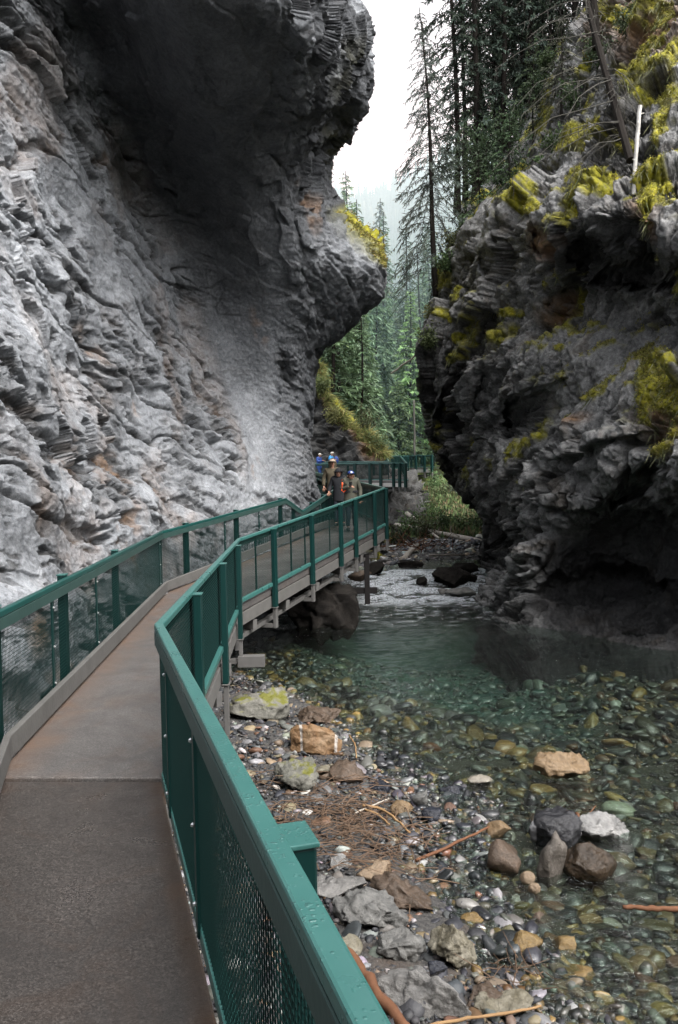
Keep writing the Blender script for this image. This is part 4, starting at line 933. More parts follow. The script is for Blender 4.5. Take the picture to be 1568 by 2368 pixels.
def leaf_mat(name, trans=.25, rough=.6):
    t = NT(name); c = t.attr('col', 'Color'); oi = t.n('ShaderNodeObjectInfo')
    h = t.n('ShaderNodeHueSaturation'); t.set(h.inputs['Color'], c); h.inputs['Saturation'].default_value = .82; t.set(h.inputs['Hue'], t.math('MULTIPLY_ADD', oi.outputs['Random'], .05, .475)); t.set(h.inputs['Value'], t.math('MULTIPLY_ADD', oi.outputs['Random'], .5, .75))
    b = t.bsdf(h.outputs[0], rough, 0, .25); tl = t.n('ShaderNodeBsdfTranslucent'); t.set(tl.inputs[0], h.outputs[0])
    m_ = t.n('ShaderNodeMixShader'); m_.inputs[0].default_value = trans; t.set(m_.inputs[1], b); t.set(m_.inputs[2], tl.outputs[0])
    return t.done(m_.outputs[0])
MAT['leaf'] = leaf_mat('foliage_leaf'); MAT['tuft'] = leaf_mat('moss_tuft', .3, .8)
MAT['bark'] = simple('bark', (.016, .014, .0125), .9, .4, 6, .04, 0, .6, 30)
MAT['grey_log'] = simple('grey_log', (.30, .27, .23), .75, .35, 5, .3, 0, .4, 25)
MAT['birch'] = simple('birch_bark', (.36, .35, .33), .7, .7, 9, .3, 0, .3, 30)
MAT['rust_wood'] = simple('rust_wood', (.105, .05, .028), .75, .45, 9, .1, 0, .4, 30)
MAT['tan_wood'] = simple('tan_wood', (.21, .13, .065), .7, .35, 9, .1, 0, .3, 30)
def gpt(px, py, d, dz=0.0):
    q = P(px, py, d); return np.array([q[0], q[1], float(ground_z(q[0], q[1])) + dz])
def make_forest():
    r = np.random.default_rng(33)
    # prototypes for the valley
    S = dict(
        a=dict(H=20, R=3.2, nb=170, spr=34, seed=1, droop=.35, base=(0.0775, 0.143, 0.0589), leaf=1.25, hang=.5),
        b=dict(H=24, R=3.0, nb=190, spr=30, seed=2, droop=.55, base=(0.0651, 0.121, 0.062), leaf=1.2, hang=.7),
        c=dict(H=17, R=2.8, nb=160, spr=34, seed=3, droop=.3, base=(0.116, 0.178, 0.0558), leaf=1.25, hang=.4),
        d=dict(H=22, R=2.2, nb=130, spr=14, seed=4, droop=.7, base=(0.0697, 0.102, 0.062), leaf=1.1, hang=.9, bare=.35, t0=.03))
    lab = dict(a='deep green spruce on the valley slope behind the boardwalk', b='tall drooping dark spruce on the valley slope behind the boardwalk', c='bright green young spruce on the valley slope behind the boardwalk', d='thin grey-green spruce with bare lower limbs on the valley slope')
    grp = dict(a='deep green spruces in the valley', b='tall dark spruces in the valley', c='bright green spruces in the valley', d='thin spruces in the valley')
    first = {}
    def put(kind, q, s):
        rz = r.uniform(0, 6.28)
        if kind not in first:
            first[kind] = make_tree('spruce_tree', lab[kind], grp[kind], tuple(q), S[kind], rotz=rz); first[kind].scale = (s, s, s)
        else: dup(first[kind], tuple(q), rz, s)
    n = 0; spots = []
    while n < 190:
        y = 58 * (270 / 58) ** (r.random() ** 1.15); x = r.uniform(-.085, .185) * y + r.uniform(-1, 1)
        if y < 66 and 2.2 < x < 9.5: continue
        if y < 84 and x < 11 and x > 3.0: continue
        if any((x - a) ** 2 + (y - b) ** 2 < (1.6 + y * .012) ** 2 for a, b in spots): continue
        spots.append((x, y)); z = float(ground_z(x, y)) - .3
        put(r.choice(list('abcd'), p=[.32, .26, .27, .15]), (x, y, z), r.uniform(.6, 1.15)); n += 1
    # named neighbours that can be picked out
    def special(px, ytop, d, args, label, lean=None):
        q = gpt(px, 1150, d, -.3); top = P(px, ytop, d)[2]; a = dict(args); a['H'] = top - q[2]
        make_tree('spruce_tree', label, None, tuple(q), a)
    special(822, 402, 92, dict(S['c'], seed=31, R=4.6, nb=220, spr=22, base=(0.109, 0.155, 0.062), leaf=1.6), 'broad pale green spruce rising beside the left cliff nose')
    special(788, 372, 84, dict(S['d'], seed=32, R=2.6, nb=170), 'thin dark spruce top showing against the sky by the left cliff edge')
    special(893, 462, 120, dict(S['b'], seed=33, R=4.2, nb=230, base=(0.101, 0.121, 0.0775), leaf=1.6), 'slender brownish spruce in the middle of the valley gap')
    special(880, 640, 78, dict(S['b'], seed=34, R=3.6, nb=220, base=(0.0775, 0.155, 0.0853), leaf=1.3), 'tall blue-green spruce below the left cliff nose')
    special(955, 668, 74, dict(S['c'], seed=35, R=2.6, nb=200, base=(0.132, 0.232, 0.0697), leaf=1.2), 'fresh green spruce beside the mossy corner of the right cliff')
    special(925, 880, 72, dict(S['c'], seed=36, R=2.6, nb=170, base=(.08, .15, .055), leaf=1.1), 'small vivid green spruce just behind the distant railing')
    special(840, 700, 68, dict(S['b'], seed=37, R=3.4, nb=230, base=(0.0775, 0.136, 0.0697), leaf=1.1), 'dense spruce standing above the mossy far bank')
    special(775, 690, 64, dict(S['a'], seed=38, R=3.2, nb=210, base=(0.062, 0.109, 0.0543)), 'dark spruce behind the lower edge of the left cliff')
    special(1100, 1165, 54, dict(S['c'], seed=39, H=2.4, R=.8, nb=70, leaf=.8, base=(0.093, 0.202, 0.062)), 'small spruce on the green bank right of the two bare trunks')
    for px, yt, lb in ((1042, 1100, 'left of two slim dark trunks on the bank above the gravel bar'), (1057, 1085, 'right of two slim dark trunks on the bank above the gravel bar')):
        special(px, yt, 57, dict(S['d'], seed=int(px), R=.9, nb=60, bare=.5, t0=.4, spr=12, leaf=.7), lb)
    # trees on the slopes of the far mountain: one mass
    Vs, Fs, Cs = [], [], []; n0 = 0; k = 7
    for i in range(4200):
        y = r.uniform(265, 640); x = r.uniform(-.14, .24) * y; z = float(ground_z(x, y)) - .5; H = r.uniform(7, 15); R = H * r.uniform(.10, .15)
        ring = []
        nl = 6
        for j in range(nl):
            zz = H * j / nl; rr = R * (1 - j / nl) * r.uniform(.8, 1.2)
            a = r.uniform(0, 6.28) + np.arange(k) * 6.283 / k; rd = rr * r.uniform(.6, 1.25, k)
            ring.append(np.stack([x + rd * np.cos(a), y + rd * np.sin(a), z + zz + r.uniform(-.4, .1, k) * H * .1], 1))
            ap = np.array([[x, y, z + zz + H / nl * 1.7]])
            v = np.concatenate([ring[-1], ap]); f = [(q, (q + 1) % k, k) for q in range(k)]
            c = np.array([.03, .07, .05]) * r.uniform(.6, 1.3) * (.8 + .4 * j / nl)
            Vs.append(v); Fs.append(np.array(f) + n0); Cs.append(np.tile(c, (len(v), 1))); n0 += len(v)
    o = mesh_np('mountain_forest', np.concatenate(Vs), np.concatenate(Fs), MAT['leaf'], attrs=dict(col=np.concatenate(Cs)))
    tag(o, 'hazy blue-green conifer forest covering the distant mountainside', None, kind='stuff')
    # the stand on the right cliff top
    st = [dict(H=17, R=1.6, nb=230, spr=46, seed=51, droop=.55, base=(0.0465, 0.0713, 0.0496), leaf=.6, hang=1.0, bare=.2, t0=.06, taper=.5, trunk_r=.12),
          dict(H=15, R=1.4, nb=200, spr=44, seed=52, droop=.7, base=(0.0496, 0.0775, 0.0465), leaf=.55, hang=1.1, bare=.25, t0=.08, taper=.45, trunk_r=.11),
          dict(H=19, R=1.5, nb=235, spr=46, seed=53, droop=.6, base=(0.0434, 0.0697, 0.0512), leaf=.62, hang=1.0, bare=.2, t0=.06, taper=.5, trunk_r=.14)]
    pr = []
    for i, (px, py, d) in enumerate([(1052, 420, 33.5), (1072, 400, 36), (1096, 400, 33), (1118, 380, 37), (1140, 380, 34), (1165, 350, 33), (1186, 330, 37), (1205, 320, 34), (1228, 290, 33), (1250, 250, 36), (1275, 200, 33), (1300, 150, 35), (1330, 60, 33), (1360, 30, 36), (1190, 330, 44), (1110, 380, 46), (1150, 360, 48), (1220, 300, 47), (1260, 240, 45), (1300, 160, 47), (1235, 300, 50)]):
        q = P(px, py + 40, d); kk = i % 3
        if i < 3: pr.append(make_tree('spruce_tree', ('shaggy dark spruce in the stand on the right cliff top', 'sparse drooping spruce in the stand on the right cliff top', 'tall narrow spruce in the stand on the right cliff top')[i], 'spruces on the right cliff top', tuple(q), st[i], rotz=i))
        else: dup(pr[kk], tuple(q), r.uniform(0, 6.28), r.uniform(.85, 1.1))
    # lone leaning spruce in the gap
    b = P(1014, 665, 27.9); tp = P(968, 26, 27.9); H = tp[2] - b[2]
    make_tree('spruce_tree', 'lone ragged spruce leaning into the sky gap from the corner of the right cliff', None, tuple(b), dict(H=H, R=1.75, nb=330, spr=52, seed=61, droop=.75, base=(0.0527, 0.0713, 0.0558), leaf=.45, hang=1.3, bare=.30, t0=.03, taper=.75, trunk_r=.105, lean=((tp[0] - b[0]) / H, 0), thin=.7))
    # small spruces and shrubs on the lip
    for i, (px, py, d, H, lb) in enumerate([(1110, 520, 26.6, 2.4, 'low dark spruce on the lip of the right cliff, nearest the corner'), (1075, 490, 29, 3.2, 'bushy spruce behind the corner of the right cliff'), (1180, 440, 25.5, 2.6, 'stunted green spruce above the mossy ledge, middle of the lip'), (1235, 330, 27, 3.6, 'ragged young spruce at the foot of the cliff-top stand'), (1300, 260, 24, 3.0, 'grey-green spruce among moss cushions near the leaning trunk')]):
        q = P(px, py, d); make_tree('small_spruce', lb, None, tuple(q), dict(H=H, R=1.0, nb=80, spr=24, seed=70 + i, droop=.45, base=(0.062, 0.112, 0.0465) if i != 4 else (.05, .06, .036), leaf=.5, hang=.5, t0=.04, trunk_r=.04))
    # leaning dead spruce and snag at the right
    a = P(1345, -40, 18.6); b = P(1452, 350, 15.6)
    root = thing('dead_spruce', 'dark leaning spruce trunk with hanging grey twigs on the mossy slope', 'tree', tuple(b)); s = np.linspace(0, 1, 9)[:, None]
    pts = (b + (a - b) * s * 1.25) - b + np.array([0, 0, -.25]) * (s * (1 - s)); mb = MB(); mb.tube(np.vstack([pts[0] * 0 - (pts[1] - pts[0]) * .3, pts]), np.linspace(.085, .06, 10), 8); mb.build('trunk', MAT['bark'], root)
    mb = MB()
    for i in range(46):
        t = r.uniform(.05, 1.0); o = pts[0] + (pts[-1] - pts[0]) * t; az = r.uniform(0, 6.28); L = r.uniform(.5, 1.9) * (1.1 - .4 * t); dr = np.array([math.cos(az) - .5, math.sin(az) * .6, r.uniform(-.2, .3)])
        ss = np.linspace(0, 1, 5)[:, None]; q = o + dr * L * ss + np.array([0, 0, -.6]) * L * ss ** 2 + r.normal(size=(5, 3)) * .03; mb.tube(q, np.linspace(.012, .004, 5), 4, False)
        for j in range(9):
            u = r.uniform(.3, 1); c = o + dr * L * u + np.array([0, 0, -.6]) * L * u ** 2; e = c + unit(r.normal(size=3) * .5 + np.array([0, 0, -1])) * r.uniform(.12, .5); mb.tube(np.array([c, (c + e) / 2 + r.normal(size=3) * .02, e]), [.006, .005, .003], 3, False)
    mb.build('twigs', MAT['grey_twig'], root)
    a = P(1479, 246, 14.9); b = P(1465, 428, 14.9); root = thing('birch_snag', 'short broken white birch trunk standing on the mossy ledge', 'dead tree', tuple(b)); s = np.linspace(0, 1, 10)[:, None]
    pts = (a - b) * s; pts[0] -= (a - b) * .12; mb = MB(); mb.tube(pts + r.normal(size=(10, 3)) * .006, np.interp(np.linspace(0, 1, 10), [0, .12, 1], [.042, .036, .04]), 9); mb.build('trunk', MAT['birch'], root)
    mb = MB()
    for q0, q1 in ((.9, (.10, 0, .02)), (.62, (.05, -.02, .05)), (.3, (-.06, -.02, .04))): o = (a - b) * q0; mb.tube(np.array([o, o + np.array(q1)]), [.018, .008], 6)
    mb.build('branch_stub', MAT['birch'], root)
    # second trunk on the slope
    for px, y0, y1, d, w, lb in ((1380, -40, 105, 20.5, .12, 'dark upright trunk at the top edge above the leaning spruce'), (1160, -40, 420, 35, .14, 'straight bare trunk inside the cliff-top stand')):
        a = P(px - 12, y0, d); b = P(px, y1, d); root = thing('tree_trunk', lb, 'tree', tuple(b)); mb = MB(); s = np.linspace(-.05, 1.2, 6)[:, None]; mb.tube((a - b) * s, np.linspace(w, w * .8, 6), 8); mb.build('trunk', MAT['bark'], root)
        v = MB()
        for j in range(14): o = (a - b) * r.uniform(.1, 1.1); e = o + np.array([r.normal() * .5, r.normal() * .4, -.3]); v.tube(np.array([o, (o + e) / 2 + [0, 0, .06], e]), [.012, .008, .004], 4, False)
        v.build('twigs', MAT['grey_twig'], root)
    # leafy shrubs
    B = [(1028, 612, 26.4, .5, (.06, .16, .025), 'bright green shrub at the corner of the right cliff'),
         (1045, 560, 26.8, .6, (.10, .12, .02), 'yellow-green shrub on top of the right cliff corner'),
         (1255, 640 - 262, 24, .3, (.09, .22, .03), 'small fresh green sprig on the dark rock below the stand'),
         (1265, 150, 26, .5, (.06, .14, .03), 'green shrub under the cliff-top trees'),
         (1010, 735, 26.2, .45, (.13, .15, .02), 'yellow moss-like shrub hanging on the left edge of the right cliff'),
         (995, 790, 26.0, .5, (.10, .13, .02), 'olive shrub on the left edge of the right cliff under the yellow one'),
         (1110, 395, 27.2, 1.0, (.045, .085, .03), 'dark leafy shrub below the cliff-top stand'),
         (1165, 405, 27, .9, (.04, .075, .028), 'dense dark shrub right of the cliff corner'),
         (1105, 345, 28.5, 1.1, (.05, .10, .03), 'big leafy green shrub in front of the cliff-top stand, leftmost'),
         (1175, 300, 28, 1.0, (.055, .105, .028), 'leafy green shrub in front of the cliff-top stand, middle'),
         (1240, 215, 27, .9, (.05, .10, .028), 'leafy green shrub in front of the cliff-top stand, rightmost'),
         (1200, 420, 25.5, .7, (.07, .13, .03), 'fresh leafy shrub above the first moss cushion of the right cliff'),
         (1330, 230, 22.5, .55, (.06, .12, .025), 'green shrub beside the leaning spruce on the mossy slope'),
         (1395, 130, 21.5, .6, (.05, .10, .025), 'dark green shrub on the slope right of the leaning spruce'),
         (1290, 330, 22.5, .5, (.08, .13, .025), 'light green shrub above the mossy strip of the right cliff'),
         (1450, 60, 20, .6, (.07, .10, .025), 'olive shrub at the top edge of the mossy slope'),
         (745, 893, 50.5, .9, (.13, .22, .03), 'yellow-green shrub on top of the far bank'),
         (765, 965, 49.8, .7, (.22, .25, .03), 'pale yellow shrub halfway down the far bank'),
         (872, 1030, 50, 1.1, (.11, .16, .025), 'leafy shrub at the lower end of the mossy far bank'),
         (840, 985, 51, 1.3, (.10, .13, .03), 'olive shrub on the crest of the far bank'),
         (948, 1228, 40, 1.0, (.08, .17, .025), 'green shrub beside the grey logs'),
         (975, 1232, 40, 1.1, (.10, .20, .03), 'lime shrub behind the leaning log'),
         (925, 1250, 36, .8, (.05, .08, .02), 'dark shrub at the foot of the far rock'),
         (1000, 1195, 46, 1.3, (.10, .22, .03), 'vivid green shrub under the bare trunks'),
         (1030, 1215, 42, 1.0, (.06, .12, .025), 'low green shrub left of the long fallen log'),
         (1075, 1222, 42, 1.1, (.09, .20, .03), 'bright shrub behind the long fallen log'),
         (1108, 1225, 41, 1.1, (.06, .12, .025), 'shrub at the foot of the small spruce'),
         (1015, 1155, 57, 1.3, (.10, .16, .03), 'tall light green shrub right of the distant rock'),
         (1005, 1128, 60, 1.2, (.09, .17, .03), 'green thicket under the farthest railing'),
         (1045, 1150, 62, 2.2, (.06, .10, .025), 'dark thicket behind the bare trunks'),
         (1085, 1180, 58, 1.6, (.20, .17, .03), 'yellowing shrub on the orange bank'),
         (1112, 1200, 56, 1.4, (.06, .13, .03), 'green shrub touching the right cliff edge'),
         (990, 1236, 38.5, .9, (.07, .10, .025), 'brownish shrub behind the driftwood')]
    for i, (px, py, d, rad, c, lb) in enumerate(B):
        q = P(px, py, d) - np.array([0, 0, rad * .55])
        bush('shrub', lb, tuple(q), rad, int(420 + 420 * rad), c, 200 + i, 1.0, .055 * (d / 26) ** .6 * 1.6)
    # orange earth scar
    # fallen logs
    def log(name, lb, a, b, ra, rb, mat, bend=.0, seed=0, branches=0, cat='log'):
        rr = np.random.default_rng(seed); a = np.asarray(a); b = np.asarray(b); s = np.linspace(0, 1, 9)[:, None]
        loc = (a + b) / 2; pts = a + (b - a) * s - loc + rr.normal(size=(9, 3)) * np.linalg.norm(b - a) * .004 + np.array([0, 0, bend]) * s * (1 - s) * 4
        mb = MB(); mb.tube(pts, np.linspace(ra, rb, 9) * (1 + .06 * rr.normal(size=9)), 9)
        for j in range(branches):
            o = pts[rr.integers(1, 8)]; e = o + unit(rr.normal(size=3) + np.array([0, 0, .7])) * rr.uniform(.25, .6) * ra * 8; mb.tube(np.array([o, (o + e) / 2, e]), [rb * .35, rb * .25, rb * .1], 5)
        o = mb.build(name, mat, None, smooth=True); o.location = loc; return tag(o, lb, cat)
    log('fallen_log', 'long grey log lying across the bank above the gravel bar', P(915, 1214, 42), P(1130, 1256, 35.6), .13, .10, MAT['grey_log'], .05, 1, 4)
    log('fallen_log', 'short grey log leaning down from the far rock onto the bank', P(940, 1186, 42), P(975, 1213, 41), .13, .10, MAT['grey_log'], 0, 2)
    log('fallen_log', 'pale stripped log pointing at the rapid', P(961, 1262, 33.6), P(931, 1296, 29.4), .14, .13, MAT['grey_log'], 0, 3)
    log('fallen_log', 'dark thin log slanting behind the stripped log', P(905, 1214, 38), P(966, 1261, 34.5), .08, .06, MAT['bark'], 0, 4, 3)
    log('fallen_log', 'broken grey branch sticking out near the gravel bar head', P(990, 1226, 39), P(1016, 1244, 37), .08, .05, MAT['grey_log'], 0, 5, 2)
    log('fallen_log', 'thin bare pole lying along the waterline of the gravel bar', P(992, 1283, 29.6), P(1075, 1282, 29.8), .04, .03, MAT['grey_log'], 0, 6)
    log('leaning_pole', 'slim dead pole slanting out of the forest to the right cliff', P(905, 862, 40), P(985, 800, 30), .05, .03, MAT['grey_log'], -.05, 7, 5, 'dead tree')
    log('bare_trunk', 'pale bare trunk standing behind the farthest railing', P(959, 1060, 69), P(957, 925, 69), .11, .08, MAT['grey_twig'], 0, 8, 0, 'dead tree')
    mb = MB(); rr = np.random.default_rng(9); c0 = P(965, 1270, 32.5); c0[2] = float(ground_z(c0[0], c0[1]))
    for j in range(46):
        o = c0 + np.array([rr.normal() * .9, rr.normal() * .7, rr.uniform(0, .25)]); e = o + unit(np.array([rr.normal(), rr.normal() * .6, rr.uniform(0, .9)])) * rr.uniform(.4, 1.3); mb.tube(np.array([o, (o + e) / 2 + rr.normal(size=3) * .05, e]), [.018, .014, .008], 4, False)
    tag(mb.build('brushwood', MAT['rust_wood'], None), 'tangle of reddish brushwood washed up beside the stripped log', None, kind='stuff')
    return log
def tufts(name, label, pts, nrm, n, size, cols, seed, down=.2, spread=.6, wide=.35):
    r = np.random.default_rng(seed); k = r.integers(0, len(pts), n)
    C = pts[k] + r.normal(size=(n, 3)) * .02; D = unit(nrm[k] + r.normal(size=(n, 3)) * spread + np.array([0, 0, -down])); S = unit(np.cross(D, r.normal(size=(n, 3))))
    ln = size * r.uniform(.5, 1.5, n); V, f = leaf_quads(C, D, S, ln, ln * wide)
    cols = np.array(cols); cc = cols[r.integers(0, len(cols), n)] * (1 + .2 * r.normal(size=(n, 1))) * (.75 + .5 * (perlin(C * 1.3) + .5))[:, None]
    o = mesh_np(name, V, f, MAT['tuft'], attrs=dict(col=np.repeat(np.clip(cc, .004, .6), 4, 0)))
    return tag(o, label, None, kind='stuff')
MOSSC = [(.24, .23, .018), (.32, .29, .02), (.17, .17, .02), (.12, .12, .025), (.22, .16, .025)]
def make_moss(RV, Rm, Rn, FV, Fm, Fn, Fy, FU, LV, Lm, Ln):
    k = np.where(Rm > .45)[0]
    tufts('moss', 'yellow-green moss cushions on the ledges of the right cliff', RV[k], Rn[k], 90000, .032, MOSSC, 1, .1, .45, .5)
    k = np.where((Rm > .5) & (Rn[:, 2] < .35))[0]
    if len(k) > 10: tufts('hanging_grass', 'dry pale grass hanging from the mossy ledges of the right cliff', RV[k], Rn[k], 4000, .26, [(.20, .19, .09), (.13, .13, .05), (.10, .11, .03)], 2, 1.6, .25, .05)
    k = np.where((FU > 3.4) & (FU < 4.6) & (Fy < 1050))[0]
    tufts('bank_grass', 'yellow-green grass fringing the crest of the far bank', FV[k], Fn[k], 9000, .55, [(.20, .20, .05), (.15, .18, .03), (.24, .19, .05)], 3, .9, .5, .07)
    r = np.random.default_rng(8); gx = r.uniform(-1, 11, 6000); gy = r.uniform(38, 62, 6000); g = np.stack([gx, gy, ground_z(gx, gy)], 1)
    tufts('undergrowth', 'green undergrowth covering the bank beyond the gravel bar', g, np.tile([0, 0, 1.], (6000, 1)), 16000, .30, [(.055, .09, .025), (.075, .12, .03), (.04, .065, .02), (.11, .10, .04), (.13, .08, .04)], 9, -.2, .5, .3)
    k = np.where(Lm > .4)[0]
    if len(k) > 10: tufts('cliff_moss', 'orange and yellow moss on the nose of the left cliff', LV[k], Ln[k], 5000, .07, MOSSC, 4, .2, .5, .4)
MAT['grey_twig'] = simple('grey_twig', (.075, .072, .064), .9, .3, 9, .05, 0, 0, 30)
# ------------------------------------------------------------------ stones and driftwood by the creek
def bmat(name, c1, c2, rough=.5, moss=False, streak=None, bump=.6, scale=4.0, spec=.3):
    t = NT(name); v = t.coord(kind='Object')
    n = t.noise(v, scale, 7, .65, .5); f = t.noise(v, 32, 5, .7)
    c = t.mix(t.ramp(n, [(.35, 0), (.65, 1)]), c1, c2); c = t.mix(.6, c, t.ramp(f, [(.3, .4), (.7, 1.2)]), 'MULTIPLY')
    if streak:
        w = t.n('ShaderNodeTexWave'); w.wave_type = 'BANDS'; w.bands_direction = 'X'; t.set(w.inputs['Vector'], t.coord(scale=(1, .25, .2), rot=(0, .3, .25))); w.inputs['Scale'].default_value = streak[1]; w.inputs['Distortion'].default_value = 5; w.inputs['Detail'].default_value = 4; w.inputs['Detail Scale'].default_value = 1.5
        c = t.mix(t.ramp(w.outputs['Fac'], [(streak[2], 0), (min(.99, streak[2] + .2), 1)]), c, streak[0])
    if moss:
        g = t.n('ShaderNodeNewGeometry'); s = t.n('ShaderNodeSeparateXYZ'); t.set(s.inputs[0], g.outputs['Normal'])
        mf = t.math('MULTIPLY', t.ramp(s.outputs[2], [(.45, 0), (.8, 1)]), t.ramp(t.noise(v, 5, 4), [(.48, 0), (.56, 1)]))
        c = t.mix(mf, c, (.085, .085, .012))
    return t.done(t.bsdf(c, t.math('MULTIPLY_ADD', n, .25, rough - .12), 0, spec, t.bump(t.math('ADD', n, f), bump, .03)))
